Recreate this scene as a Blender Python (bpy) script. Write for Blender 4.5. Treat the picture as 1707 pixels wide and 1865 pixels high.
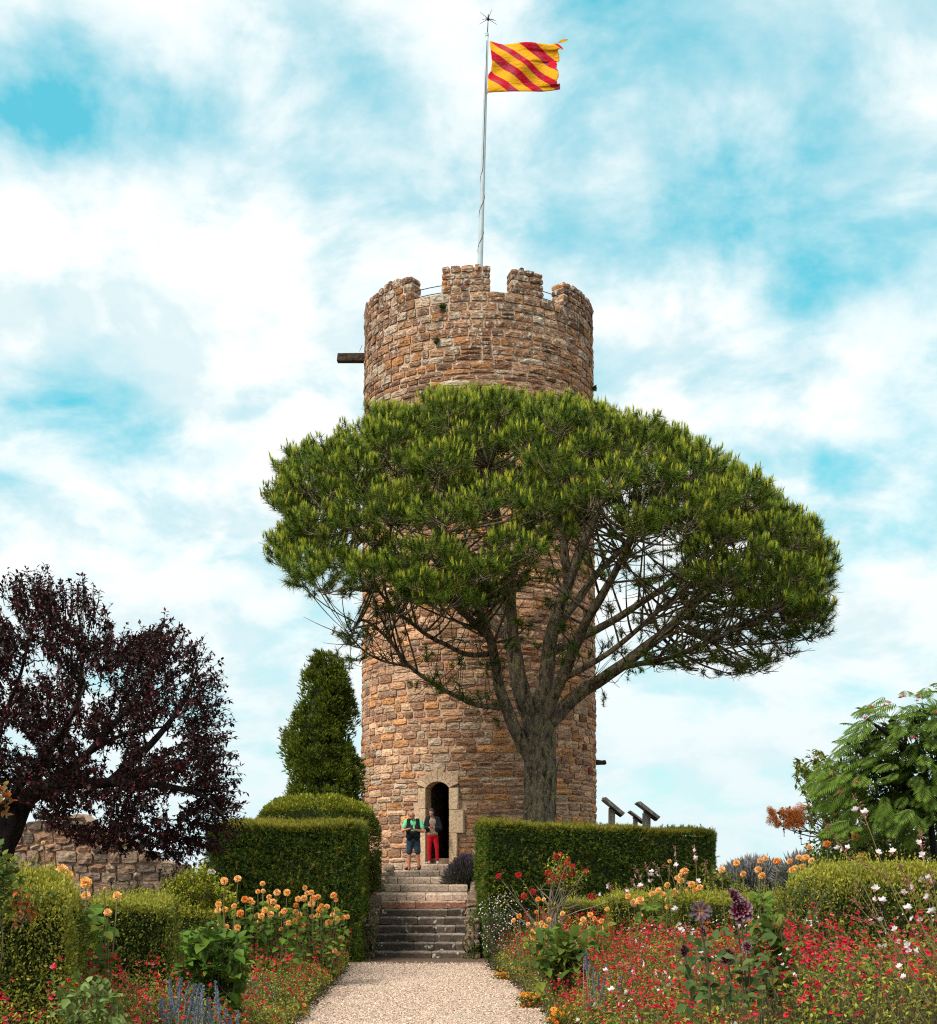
import bpy, bmesh, math, random
import numpy as np
from mathutils import Vector, Matrix

random.seed(7)
RNG = np.random.default_rng(11)
for _o in list(bpy.data.objects):
    bpy.data.objects.remove(_o)
SC = bpy.context.scene
COL = SC.collection
F, CX, HZ, CH = 2480.0, 853.5, 1572.0, 2.02      # focal length in photo pixels, centre column, horizon row, eye height
PI = math.pi

# ------------------------------------------------------------------ camera
cam = bpy.data.cameras.new('camera')
cam.sensor_fit = 'AUTO'; cam.sensor_width = 36.0
cam.lens = F / 1865.0 * 36.0
cam.shift_y = (HZ - 932.5) / 1865.0
cam.clip_start = 0.1; cam.clip_end = 9000.0
cam_o = bpy.data.objects.new('camera', cam); COL.objects.link(cam_o)
cam_o.location = (0, 0, CH); cam_o.rotation_euler = (PI / 2, 0, 0)
SC.camera = cam_o

# ------------------------------------------------------------------ world, sun, exposure
SUN_EL, SUN_AZ = math.radians(50), math.radians(-140)   # azimuth from +Y towards +X : behind the camera to the left, veiled by cloud
world = bpy.data.worlds.new('World'); SC.world = world; world.use_nodes = True
wn = world.node_tree; wn.nodes.clear()
def W(t, **k):
    n = wn.nodes.new(t)
    for a, b in k.items(): setattr(n, a, b)
    return n
def wl(a, b): wn.links.new(a, b)
def wmath(op, a, b=None, c=None, clamp=False):
    n = W('ShaderNodeMath', operation=op); n.use_clamp = clamp
    for i, v in enumerate((a, b, c)):
        if v is None: continue
        if isinstance(v, (int, float)): n.inputs[i].default_value = v
        else: wl(v, n.inputs[i])
    return n.outputs[0]
out = W('ShaderNodeOutputWorld'); bg = W('ShaderNodeBackground')
wl(bg.outputs[0], out.inputs[0]); bg.inputs['Strength'].default_value = 0.1
sky = W('ShaderNodeTexSky', sky_type='NISHITA'); sky.sun_disc = False
sky.sun_elevation = SUN_EL; sky.sun_rotation = SUN_AZ
sky.air_density = 1.0; sky.dust_density = 0.6; sky.ozone_density = 2.0
tc = W('ShaderNodeTexCoord'); sep = W('ShaderNodeSeparateXYZ'); wl(tc.outputs['Generated'], sep.inputs[0])
dx, dy, dz = sep.outputs
az = wmath('ARCTAN2', dx, dy); el = wmath('ARCSINE', dz)
# cloud layer seen from below: horizontal plane coordinates
den = wmath('ADD', wmath('MAXIMUM', dz, 0.0), 0.45)
comb = W('ShaderNodeCombineXYZ'); wl(wmath('DIVIDE', dx, den), comb.inputs[0]); wl(wmath('DIVIDE', dy, den), comb.inputs[1])
def wnoise(scale, detail, rough, dist, off):
    mp = W('ShaderNodeVectorMath', operation='ADD'); wl(comb.outputs[0], mp.inputs[0]); mp.inputs[1].default_value = off
    n = W('ShaderNodeTexNoise', noise_dimensions='3D'); wl(mp.outputs[0], n.inputs['Vector'])
    n.inputs['Scale'].default_value = scale; n.inputs['Detail'].default_value = detail
    n.inputs['Roughness'].default_value = rough; n.inputs['Distortion'].default_value = dist
    return n.outputs['Fac']
n1 = wnoise(2.6, 9, 0.55, 0.25, (3.1, 1.7, 0)); n2 = wnoise(6.5, 9, 0.58, 0.3, (9.2, 4.4, 2)); n2b = wnoise(6.5, 9, 0.58, 0.3, (9.2 + .035, 4.4 - .05, 2)); n4 = wnoise(15, 8, 0.6, 0.2, (2.2, 8.4, 1)); n3 = wnoise(1.3, 4, 0.5, 0.2, (1.2, 7.7, 5))
# openings of blue in the cloud deck: (azimuth, elevation, half widths in degrees, weight)
def ang(px, py): return math.degrees(math.atan2(px - CX, F)), math.degrees(math.atan2(HZ - py, math.hypot(F, px - CX)))
holes = [((90, 190), 6.6, 2.2, 1.0), ((250, 240), 4.2, 1.6, .8), ((20, 60), 4, 2.6, .7), ((700, 190), 3.4, 3.4, .62), ((560, 90), 3.4, 1.6, .45),
         ((1040, 410), 5.4, 1.7, .75), ((1370, 350), 2.8, 1.9, .85), ((1560, 440), 4.6, 2.6, .62), ((1640, 770), 3.8, 1.9, .95), ((1640, 860), 3.2, 1.6, .8), ((1500, 530), 3.6, 1.4, .55),
         ((130, 770), 3.4, 1.2, .8), ((330, 840), 3.8, 1.2, .85), ((60, 850), 3.0, 1.0, .5), ((380, 1065), 4.2, .6, .45), ((470, 1390), 1.6, .4, .4), ((1120, 130), 3.6, 2.2, .5), ((1010, 200), 3, 1.8, .5),
         ((1250, 1380), 4, .6, .3), ((1640, 950), 2.6, .9, .5), ((1120, 5), 3, .7, .8), ((1430, 570), 2, 1, .4), ((1180, 470), 4, 1.2, .4), ((1600, 300), 3, 3, .35)]
hsum = None
wob = wmath('MULTIPLY', wmath('SUBTRACT', n2, 0.5), 0.10)
wob2 = wmath('MULTIPLY', wmath('SUBTRACT', n1, 0.5), 0.07)
az2 = wmath('ADD', az, wob); el2 = wmath('ADD', el, wob2)
for (p, wx, wy, wt) in holes:
    a0, e0 = [math.radians(v) for v in ang(*p)]
    u = wmath('DIVIDE', wmath('SUBTRACT', az2, a0), math.radians(wx)); v = wmath('DIVIDE', wmath('SUBTRACT', el2, e0), math.radians(wy))
    g = wmath('MULTIPLY', wmath('EXPONENT', wmath('MULTIPLY', wmath('ADD', wmath('MULTIPLY', u, u), wmath('MULTIPLY', v, v)), -0.8)), wt)
    hsum = g if hsum is None else wmath('ADD', hsum, g)
# everywhere: soft broken cover; blue where the noise is low
base_open = wmath('MULTIPLY', wmath('SUBTRACT', 0.55, wmath('ADD', wmath('MULTIPLY', n1, 0.6), wmath('MULTIPLY', n3, 0.4))), 1.7)
det = wmath('MULTIPLY', wmath('ADD', wmath('SUBTRACT', n2, 0.5), wmath('MULTIPLY', wmath('SUBTRACT', n4, 0.5), 0.30)), 3.0)
opening = wmath('ADD', wmath('ADD', base_open, wmath('MULTIPLY', hsum, 0.62)), det)
lowfade = W('ShaderNodeMapRange'); wl(el, lowfade.inputs[0]); lowfade.inputs[1].default_value = 0.0; lowfade.inputs[2].default_value = 0.22
lowfade.inputs[3].default_value = 0.62; lowfade.inputs[4].default_value = 1.0
opening = wmath('MULTIPLY', wmath('MULTIPLY', opening, lowfade.outputs[0]), 0.84)
ramp = W('ShaderNodeValToRGB'); wl(opening, ramp.inputs[0])
cr = ramp.color_ramp; cr.interpolation = 'EASE'
cr.interpolation = 'LINEAR'
cr.elements[0].position = 0.0; cr.elements[0].color = (0, 0, 0, 1)
cr.elements[1].position = 1.0; cr.elements[1].color = (1, 1, 1, 1)
_e = cr.elements.new(0.30); _e.color = (.24, .24, .24, 1)
# blue sky tint (the photograph is graded towards cyan)
tint = W('ShaderNodeMix', data_type='RGBA', blend_type='MULTIPLY'); tint.inputs['Factor'].default_value = 1.0
wl(sky.outputs[0], tint.inputs['A']); tint.inputs['B'].default_value = (0.55, 1.25, .86, 1)
gam = W('ShaderNodeMix', data_type='RGBA', blend_type='MIX'); gam.inputs['Factor'].default_value = 0.7
wl(tint.outputs['Result'], gam.inputs['A']); gam.inputs['B'].default_value = (.62, 3.2, 4.05, 1)
cloudc = W('ShaderNodeMix', data_type='RGBA', blend_type='MIX')
cloudc.inputs['A'].default_value = (3.7, 4.45, 4.62, 1); cloudc.inputs['B'].default_value = (5.1, 5.2, 5.15, 1)
cs = W('ShaderNodeMapRange'); wl(wmath('ADD', wmath('ADD', wmath('MULTIPLY', n1, 0.6), wmath('MULTIPLY', n2, 0.4)), wmath('MULTIPLY', wmath('SUBTRACT', n2b, n2), 1.1)), cs.inputs[0]); cs.inputs[1].default_value = 0.40; cs.inputs[2].default_value = 0.55
hz = W('ShaderNodeMapRange'); wl(el, hz.inputs[0]); hz.inputs[1].default_value = 0.02; hz.inputs[2].default_value = 0.26; hz.inputs[3].default_value = 0.15; hz.inputs[4].default_value = 1.0
wl(wmath('MULTIPLY', cs.outputs[0], hz.outputs[0]), cloudc.inputs['Factor'])   # thin pale haze towards the horizon
mixs = W('ShaderNodeMix', data_type='RGBA', blend_type='MIX')
wl(ramp.outputs[0], mixs.inputs['Factor']); wl(cloudc.outputs['Result'], mixs.inputs['A']); wl(gam.outputs['Result'], mixs.inputs['B'])
wl(mixs.outputs['Result'], bg.inputs['Color'])

sun = bpy.data.lights.new('sun', 'SUN'); sun.energy = 2.2; sun.angle = math.radians(20); sun.color = (1.0, 0.94, 0.85)
sun_o = bpy.data.objects.new('sun', sun); COL.objects.link(sun_o)
sd = Vector((math.sin(SUN_AZ) * math.cos(SUN_EL), math.cos(SUN_AZ) * math.cos(SUN_EL), math.sin(SUN_EL)))
sun_o.rotation_euler = sd.to_track_quat('Z', 'Y').to_euler(); sun_o.location = (-20, -20, 40)
SC.view_settings.view_transform = 'Standard'; SC.view_settings.look = 'None'
SC.view_settings.exposure = 1.05; SC.view_settings.gamma = 1.0; SC.view_settings.use_curve_mapping = False
SC.cycles.filter_width = 1.15; SC.cycles.use_denoising = False; SC.cycles.max_bounces = 6; SC.cycles.diffuse_bounces = 3; SC.cycles.transparent_max_bounces = 6

# ------------------------------------------------------------------ helpers
def P(px, py, D):
    """the point of the place seen at a photo pixel, D metres in front of the camera"""
    return np.array(((px - CX) / F * D, D, CH - (py - HZ) / F * D))
def tag(o, label=None, cat=None, group=None, kind=None):
    if label: o['label'] = label
    if cat: o['category'] = cat
    if group: o['group'] = group
    if kind: o['kind'] = kind
    return o
def empty(name, loc=(0, 0, 0), label=None, cat=None, group=None):
    o = bpy.data.objects.new(name, None); COL.objects.link(o); o.location = loc
    o.empty_display_size = 0.2
    return tag(o, label, cat, group)
def mk(name, V, Fc, mat, parent=None, col=None, smooth=False, mats=None, midx=None):
    """one mesh object from vertex array, faces (array or list) and optional per-vertex colours (world coordinates)"""
    V = np.asarray(V, dtype=np.float64).reshape(-1, 3)
    me = bpy.data.meshes.new(name)
    if isinstance(Fc, np.ndarray):
        n, k = Fc.shape
        me.vertices.add(len(V)); me.loops.add(n * k); me.polygons.add(n)
        me.vertices.foreach_set('co', V.astype(np.float32).ravel())
        me.loops.foreach_set('vertex_index', Fc.astype(np.int32).ravel())
        me.polygons.foreach_set('loop_start', np.arange(0, n * k, k, dtype=np.int32))
        me.polygons.foreach_set('loop_total', np.full(n, k, dtype=np.int32))
        me.update(calc_edges=True)
    else:
        me.from_pydata([tuple(v) for v in V], [], [tuple(f) for f in Fc])
    if col is not None:
        a = me.color_attributes.new('tint', 'FLOAT_COLOR', 'POINT')
        c = np.ones((len(V), 4), dtype=np.float32); c[:, :3] = np.asarray(col, dtype=np.float32).reshape(-1, 3) if np.ndim(col) > 1 else np.array(col)[None, :]
        a.data.foreach_set('color', c.ravel())
    for m in (mats or [mat]): me.materials.append(m)
    if midx is not None: me.polygons.foreach_set('material_index', np.asarray(midx, dtype=np.int32))
    if smooth: me.polygons.foreach_set('use_smooth', np.ones(len(me.polygons), dtype=bool))
    o = bpy.data.objects.new(name, me); COL.objects.link(o)
    if parent is not None:
        o.parent = parent; o.matrix_parent_inverse = Matrix.Translation(-Vector(wloc(parent)))
    return o
def wloc(o):
    l = Vector(o.location)
    if o.parent: l = l + Vector(wloc(o.parent)) + o.matrix_parent_inverse.translation
    return l
class MB:
    """collects pieces into one mesh"""
    def __init__(s): s.v = []; s.f = []; s.c = []; s.n = 0
    def add(s, V, Fc, col=None):
        V = np.asarray(V, float).reshape(-1, 3)
        s.v.append(V); s.f += [tuple(int(i) + s.n for i in f) for f in Fc]
        c = np.ones((len(V), 3)) if col is None else (np.broadcast_to(np.asarray(col, float), (len(V), 3)))
        s.c.append(c); s.n += len(V)
    def box(s, c, size, R=None, col=None, jit=0.0):
        c = np.asarray(c, float); h = np.asarray(size, float) / 2
        V = np.array([(x, y, z) for x in (-1, 1) for y in (-1, 1) for z in (-1, 1)], float) * h
        if jit: V += RNG.normal(0, jit, V.shape)
        if R is not None: V = V @ np.asarray(R).T
        s.add(V + c, [(0, 1, 3, 2), (4, 6, 7, 5), (0, 4, 5, 1), (2, 3, 7, 6), (0, 2, 6, 4), (1, 5, 7, 3)], col)
    def tube(s, pts, rad, seg=8, col=None, cap=True, wob=None):
        pts = np.asarray(pts, float); n = len(pts)
        rad = np.broadcast_to(np.asarray(rad, float), (n,))
        t = np.gradient(pts, axis=0); t /= np.linalg.norm(t, axis=1)[:, None] + 1e-9
        ref = np.array((0, 0, 1.0)) if abs(t[0][2]) < 0.9 else np.array((0, 1.0, 0))
        V = []
        u = np.cross(t[0], ref); u /= np.linalg.norm(u)
        a = np.arange(seg) / seg * 2 * PI
        for i in range(n):
            u = u - t[i] * np.dot(u, t[i]); u /= np.linalg.norm(u) + 1e-9
            w = np.cross(t[i], u)
            r = rad[i] * (1 if wob is None else wob(i, a))
            V.append(pts[i] + (np.cos(a) * r)[:, None] * u + (np.sin(a) * r)[:, None] * w)
        V = np.concatenate(V)
        Fc = []
        for i in range(n - 1):
            for j in range(seg):
                k = (j + 1) % seg
                Fc.append((i * seg + j, i * seg + k, (i + 1) * seg + k, (i + 1) * seg + j))
        if cap:
            Fc.append(tuple(range(seg - 1, -1, -1))); Fc.append(tuple(range((n - 1) * seg, n * seg)))
        s.add(V, Fc, col)
    def ball(s, c, r, seg=10, rings=7, col=None):
        r = np.broadcast_to(np.asarray(r, float), (3,)); V = [(0, 0, 1)]
        for i in range(1, rings):
            ph = PI * i / rings
            for j in range(seg):
                a = 2 * PI * j / seg; V.append((math.sin(ph) * math.cos(a), math.sin(ph) * math.sin(a), math.cos(ph)))
        V.append((0, 0, -1)); V = np.array(V) * r + np.asarray(c, float)
        Fc = [(0, 1 + j, 1 + (j + 1) % seg) for j in range(seg)]
        for i in range(rings - 2):
            for j in range(seg):
                a, b = 1 + i * seg, 1 + (i + 1) * seg
                Fc.append((a + j, b + j, b + (j + 1) % seg, a + (j + 1) % seg))
        L = len(V) - 1; b = 1 + (rings - 2) * seg
        Fc += [(L, b + (j + 1) % seg, b + j) for j in range(seg)]
        s.add(V, Fc, col)
    def build(s, name, mat, parent=None, smooth=False, tint=True):
        return mk(name, np.concatenate(s.v), s.f, mat, parent, np.concatenate(s.c) if tint else None, smooth)
def unit(v): v = np.asarray(v, float); return v / (np.linalg.norm(v, axis=-1, keepdims=True) + 1e-9)
def rdir(n): return unit(RNG.normal(size=(n, 3)))
def frames(d, nrm=None):
    """rotation matrices whose Y column is d and whose Z column leans to nrm"""
    d = unit(d); n = len(d)
    nrm = rdir(n) if nrm is None else np.broadcast_to(np.asarray(nrm, float), (n, 3)) + rdir(n) * 0.35
    x = unit(np.cross(d, nrm)); z = np.cross(x, d)
    return np.stack([x, d, z], axis=2)
T_LEAF = (np.array([(0, 0, 0), (.27, .45, .07), (0, 1, -.05), (-.27, .45, .07)]), np.array([(0, 1, 2), (0, 2, 3)]))
T_WIDE = (np.array([(0, 0, 0), (.36, .35, .10), (.22, .75, .05), (0, 1, -.12), (-.22, .75, .05), (-.36, .35, .10)]), np.array([(0, 1, 2), (0, 2, 3), (0, 3, 4), (0, 4, 5)]))
T_BLADE = (np.array([(-.5, 0, 0), (.5, 0, 0), (0, 1, 0)]), np.array([(0, 1, 2)]))
def _sprig(n, sp, w, seed):
    r = np.random.default_rng(seed); V = []; Fc = []
    for i in range(n):
        d = unit(np.array((r.normal(0, sp), 1, r.normal(0, sp)))); x = unit(np.cross(d, r.normal(size=3))) * w; L = r.uniform(.65, 1)
        k = len(V); V += [-x, x, d * L]; Fc.append((k, k + 1, k + 2))
    return np.array(V), np.array(Fc)
T_SPRIG = _sprig(6, .42, .07, 3); T_SPRAY = _sprig(7, .28, .09, 5)
def inst(T, pos, R, sc, col, colvar=0.0, tipcol=None):
    """many copies of a template as one vertex / face / colour array"""
    tv, tf = T; N = len(pos); sc = np.broadcast_to(np.asarray(sc, float), (N, 3)) if np.ndim(sc) == 2 else np.repeat(np.broadcast_to(np.asarray(sc, float), (N,))[:, None], 3, 1)
    V = np.einsum('nij,nkj->nki', R, tv[None] * sc[:, None, :]) + pos[:, None, :]
    Fc = tf[None] + (np.arange(N) * len(tv))[:, None, None]
    col = np.broadcast_to(np.asarray(col, float), (N, 3))
    if colvar: col = col * RNG.uniform(1 - colvar, 1 + colvar, (N, 1))
    C = np.repeat(col[:, None, :], len(tv), 1)
    if tipcol is not None:
        t = np.clip(tv[:, 1], 0, 1)[None, :, None]; C = C * (1 - t) + np.broadcast_to(np.asarray(tipcol, float), (N, 3))[:, None, :] * t
    return V.reshape(-1, 3), Fc.reshape(-1, tf.shape[1]), C.reshape(-1, 3)
def cat(parts):
    V = []; Fc = []; C = []; n = 0
    for v, f, c in parts: V.append(v); Fc.append(f + n); C.append(c); n += len(v)
    return np.concatenate(V), np.concatenate(Fc), np.concatenate(C)
def pick(cols, n, w=None):
    cols = np.asarray(cols, float); p = None if w is None else np.asarray(w, float) / np.sum(w)
    return cols[RNG.choice(len(cols), n, p=p)]
def vn(p, f, seed=0):
    """cheap smooth noise in -1..1 of points (N,3)"""
    r = np.random.default_rng(seed); s = 0
    for k in range(5):
        d = unit(r.normal(size=3)) * f * (1 + .7 * k); s = s + np.sin(p @ d + r.uniform(0, 6.28)) / (1 + .5 * k)
    return s / 2.2
def bez(p0, p1, p2, n): t = np.linspace(0, 1, n)[:, None]; return (1 - t) ** 2 * p0 + 2 * t * (1 - t) * p1 + t * t * p2
def smoothpath(pts, n):
    """Catmull-Rom through points"""
    p = np.asarray(pts, float); p = np.vstack([2 * p[0] - p[1], p, 2 * p[-1] - p[-2]]); m = len(p) - 3; o = []
    for q in np.linspace(0, m - 1e-6, n):
        i = int(q); t = q - i; a, b, c, d = p[i:i + 4]
        o.append(.5 * ((2 * b) + (-a + c) * t + (2 * a - 5 * b + 4 * c - d) * t * t + (-a + 3 * b - 3 * c + d) * t ** 3))
    return np.array(o)
def inside(x, y, poly):
    c = False; n = len(poly)
    for i in range(n):
        x1, y1 = poly[i]; x2, y2 = poly[i - 1]
        if (y1 > y) != (y2 > y) and x < (x2 - x1) * (y - y1) / (y2 - y1) + x1: c = not c
    return c
def sstep(a, b, x): t = np.clip((x - a) / (b - a), 0, 1); return t * t * (3 - 2 * t)

# ------------------------------------------------------------------ materials
def newmat(name):
    m = bpy.data.materials.new(name); m.use_nodes = True; m.node_tree.nodes.clear(); return m
class NT:
    def __init__(s, m): s.t = m.node_tree
    def n(s, t, **k):
        x = s.t.nodes.new(t)
        for a, b in k.items(): setattr(x, a, b)
        return x
    def l(s, a, b): s.t.links.new(a, b)
    def noise(s, scale, detail=4, rough=.55, vec=None, dist=0, stretch=None):
        pos = s.n('ShaderNodeNewGeometry').outputs['Position'] if vec is None else vec
        if stretch:
            mp = s.n('ShaderNodeVectorMath', operation='MULTIPLY'); s.l(pos, mp.inputs[0]); mp.inputs[1].default_value = stretch; pos = mp.outputs[0]
        x = s.n('ShaderNodeTexNoise'); s.l(pos, x.inputs['Vector']); x.inputs['Scale'].default_value = scale; x.inputs['Detail'].default_value = detail
        x.inputs['Roughness'].default_value = rough; x.inputs['Distortion'].default_value = dist
        return x.outputs['Fac']
    def ramp(s, fac, stops):
        r = s.n('ShaderNodeValToRGB'); s.l(fac, r.inputs[0]); e = r.color_ramp.elements
        while len(e) < len(stops): e.new(.5)
        for i, (p, c) in enumerate(stops): e[i].position = p; e[i].color = (*c, 1) if len(c) == 3 else c
        return r.outputs[0]
    def mix(s, fac, a, b, mode='MIX'):
        m = s.n('ShaderNodeMix', data_type='RGBA', blend_type=mode)
        for v, k in ((fac, 'Factor'), (a, 'A'), (b, 'B')):
            if isinstance(v, (int, float)): m.inputs[k].default_value = v
            elif isinstance(v, tuple): m.inputs[k].default_value = (*v, 1)
            else: s.l(v, m.inputs[k])
        return m.outputs['Result']
    def math(s, op, a, b=0.0):
        m = s.n('ShaderNodeMath', operation=op)
        for i, v in enumerate((a, b)):
            if isinstance(v, (int, float)): m.inputs[i].default_value = v
            else: s.l(v, m.inputs[i])
        return m.outputs[0]
    def bump(s, h, strength, dist):
        b = s.n('ShaderNodeBump'); s.l(h, b.inputs['Height']); b.inputs['Strength'].default_value = strength; b.inputs['Distance'].default_value = dist; return b.outputs[0]
    def tint(s): return s.n('ShaderNodeAttribute', attribute_name='tint').outputs['Color']
    def out(s, color, rough=.8, bump=None, spec=.3, trans=0.0, transcol=None, metallic=0.0):
        o = s.n('ShaderNodeOutputMaterial'); p = s.n('ShaderNodeBsdfPrincipled')
        if isinstance(color, tuple): p.inputs['Base Color'].default_value = (*color, 1)
        else: s.l(color, p.inputs['Base Color'])
        if isinstance(rough, (int, float)): p.inputs['Roughness'].default_value = rough
        else: s.l(rough, p.inputs['Roughness'])
        p.inputs['Specular IOR Level'].default_value = spec; p.inputs['Metallic'].default_value = metallic
        if bump is not None: s.l(bump, p.inputs['Normal'])
        if trans:
            t = s.n('ShaderNodeBsdfTranslucent'); c = transcol if transcol is not None else color
            if isinstance(c, tuple): t.inputs['Color'].default_value = (*c, 1)
            else: s.l(c, t.inputs['Color'])
            ms = s.n('ShaderNodeMixShader'); ms.inputs[0].default_value = trans; s.l(p.outputs[0], ms.inputs[1]); s.l(t.outputs[0], ms.inputs[2]); s.l(ms.outputs[0], o.inputs[0])
        else: s.l(p.outputs[0], o.inputs[0])
def stone_mat(name, lichen=0.5, strata=1.0, top_lichen=True, stain=.75, relief=1.0):
    m = newmat(name); N = NT(m)
    c = N.tint()
    big = N.noise(1.3, 5, .6); c = N.mix(.55, c, N.ramp(big, [(.3, (.62, .52, .46)), (.7, (1.2, 1.15, 1.08))]), 'MULTIPLY')
    fine = N.noise(17, 6, .75); c = N.mix(.65, c, N.ramp(fine, [(.34, (.30, .26, .24)), (.58, (1.35, 1.32, 1.28))]), 'MULTIPLY')
    st = N.noise(5.5, 6, .66, stretch=(1, 1, 4.2), dist=.35)
    c = N.mix(.85 * strata, c, N.ramp(st, [(.36, (.22, .17, .14)), (.47, (1.10, 1.10, 1.10))]), 'MULTIPLY')
    # orange iron stain and pale lichen, more of both on the parapet
    pos = N.n('ShaderNodeNewGeometry').outputs['Position']; sp = N.n('ShaderNodeSeparateXYZ'); N.l(pos, sp.inputs[0])
    ora = N.noise(2.3, 5, .6); c = N.mix(N.ramp(ora, [(.60, (0, 0, 0)), (.74, (stain, stain, stain))]), c, (.44, .19, .06))
    if lichen:
        z = N.n('ShaderNodeMapRange'); N.l(sp.outputs[2], z.inputs[0]); z.inputs[1].default_value = 14.0; z.inputs[2].default_value = 19.2; z.inputs[3].default_value = 0.0; z.inputs[4].default_value = .11 if top_lichen else 0
        li = N.noise(7.0, 3, .55); li = N.math('ADD', li, z.outputs[0])
        c = N.mix(N.ramp(li, [(.66 - .03 * lichen, (0, 0, 0)), (.70, (.85, .85, .85))]), c, (.62, .57, .49))
        lo = N.noise(4.1, 5, .65); lo = N.math('ADD', lo, N.math('MULTIPLY', z.outputs[0], 1.2))
        c = N.mix(N.ramp(lo, [(.63, (0, 0, 0)), (.70, (.7, .7, .7))]), c, (.10, .075, .055))
    h = N.math('ADD', N.math('MULTIPLY', st, strata), N.math('MULTIPLY', fine, .45))
    N.out(c, .92, N.bump(h, relief, .09), .15)
    return m
def foliage_mat(name, trans=.28, rough=.62, spec=.16, mul=1.0):
    m = newmat(name); N = NT(m); c = N.tint()
    v = N.noise(1.9, 3, .5); c = N.mix(.7, c, N.ramp(v, [(.3, (.72 * mul, .75 * mul, .7 * mul)), (.7, (1.22 * mul, 1.18 * mul, 1.1 * mul))]), 'MULTIPLY')
    N.out(c, rough, None, spec, trans); return m
def bark_mat(name, a, b, moss=None, zs=.28):
    m = newmat(name); N = NT(m)
    st = N.noise(9, 6, .7, stretch=(1, 1, zs), dist=.4); c = N.ramp(st, [(.36, a), (.62, b)])
    if moss: mo = N.noise(11, 6, .72, stretch=(1, 1, .6)); c = N.mix(N.ramp(mo, [(.52, (0, 0, 0)), (.60, (.75, .75, .75))]), c, moss)
    f = N.noise(40, 3, .6)
    N.out(c, .9, N.bump(N.math('ADD', st, N.math('MULTIPLY', f, .25)), 1.0, .11), .15); return m
def tint_mat(name, rough=.7, spec=.25, trans=0.0, var=.35, scale=20):
    m = newmat(name); N = NT(m); c = N.tint(); v = N.noise(scale, 4, .6)
    c = N.mix(var, c, N.ramp(v, [(.3, (.6, .6, .6)), (.7, (1.3, 1.3, 1.3))]), 'MULTIPLY'); N.out(c, rough, N.bump(v, .25, .01), spec, trans); return m
M_STONE = stone_mat('tower_stone'); M_STEP = stone_mat('step_stone', .9, .30, False, .10, .5); M_RUBBLE = stone_mat('rubble_stone', .9, .6, False, .2)
M_DRESSED = stone_mat('dressed_stone', .0, .12, False, .25, .35)
def mortar():
    m = newmat('mortar'); N = NT(m); a = N.noise(6, 6, .65); b = N.noise(45, 4, .7)
    c = N.ramp(a, [(.3, (.47, .31, .21)), (.7, (.66, .47, .345))]); c = N.mix(.5, c, N.ramp(b, [(.3, (.6, .58, .55)), (.7, (1.25, 1.25, 1.22))]), 'MULTIPLY')
    N.out(c, .95, N.bump(N.math('ADD', a, N.math('MULTIPLY', b, .4)), .7, .03), .1); return m
M_MORTAR = mortar()
M_PINE = foliage_mat('pine_needles', .22, .55, .2); M_LEAF = foliage_mat('leaves', .32); M_PLUM = foliage_mat('plum_leaves', .15, .55, .2); M_YEW = foliage_mat('yew_foliage', .2)
M_FLOWER = tint_mat('petals', .6, .2, .3, .15, 60)
M_PINEBARK = bark_mat('pine_bark', (.022, .016, .012), (.27, .21, .155), (.36, .31, .11)); M_BARK = bark_mat('dark_bark', (.010, .008, .007), (.05, .04, .035))
M_STEM = tint_mat('stems', .7, .2, 0.0, .3, 30)
M_WOOD = bark_mat('weathered_wood', (.22, .19, .155), (.55, .50, .43), (.24, .22, .12), .15); M_DARKWOOD = bark_mat('old_beam_wood', (.03, .022, .016), (.13, .09, .06), None, 1)
def ground_mat():
    m = newmat('soil'); N = NT(m); a = N.noise(2.2, 6, .65); b = N.noise(30, 5, .7)
    c = N.ramp(a, [(.35, (.055, .036, .024)), (.6, (.10, .068, .045)), (.70, (.075, .10, .03))]); c = N.mix(.6, c, N.ramp(b, [(.3, (.5, .5, .5)), (.7, (1.4, 1.4, 1.4))]), 'MULTIPLY')
    N.out(c, .95, N.bump(b, .8, .03), .1); return m
M_SOIL = ground_mat()
def gravel_mat():
    m = newmat('gravel_bed'); N = NT(m); a = N.noise(1.2, 5, .6); b = N.noise(55, 4, .75)
    c = N.ramp(a, [(.3, (.44, .34, .25)), (.7, (.58, .47, .36))]); c = N.mix(.7, c, N.ramp(b, [(.32, (.42, .38, .34)), (.6, (1.2, 1.2, 1.2))]), 'MULTIPLY')
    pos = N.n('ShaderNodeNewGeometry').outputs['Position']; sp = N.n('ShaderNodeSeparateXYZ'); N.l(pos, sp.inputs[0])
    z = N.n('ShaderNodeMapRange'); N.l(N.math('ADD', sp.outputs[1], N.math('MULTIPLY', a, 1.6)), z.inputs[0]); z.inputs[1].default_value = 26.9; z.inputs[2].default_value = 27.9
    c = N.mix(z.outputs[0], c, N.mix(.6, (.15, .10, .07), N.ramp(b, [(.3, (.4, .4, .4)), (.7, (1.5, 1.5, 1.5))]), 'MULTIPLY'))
    N.out(c, .95, N.bump(b, .8, .03), .1); return m
M_GRAVEL = gravel_mat(); M_PEBBLE = tint_mat('pebbles', .85, .15, 0, .3, 60)
def flat_mat(name, c, rough=.6, spec=.3, metallic=0.0, var=.25, scale=14, bump=.2):
    m = newmat(name); N = NT(m); v = N.noise(scale, 4, .6); lo = tuple(x * (1 - var) for x in c); hi = tuple(min(1, x * (1 + var)) for x in c)
    N.out(N.ramp(v, [(.3, lo), (.7, hi)]), rough, N.bump(v, bump, .01), spec, 0, None, metallic); return m

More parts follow.
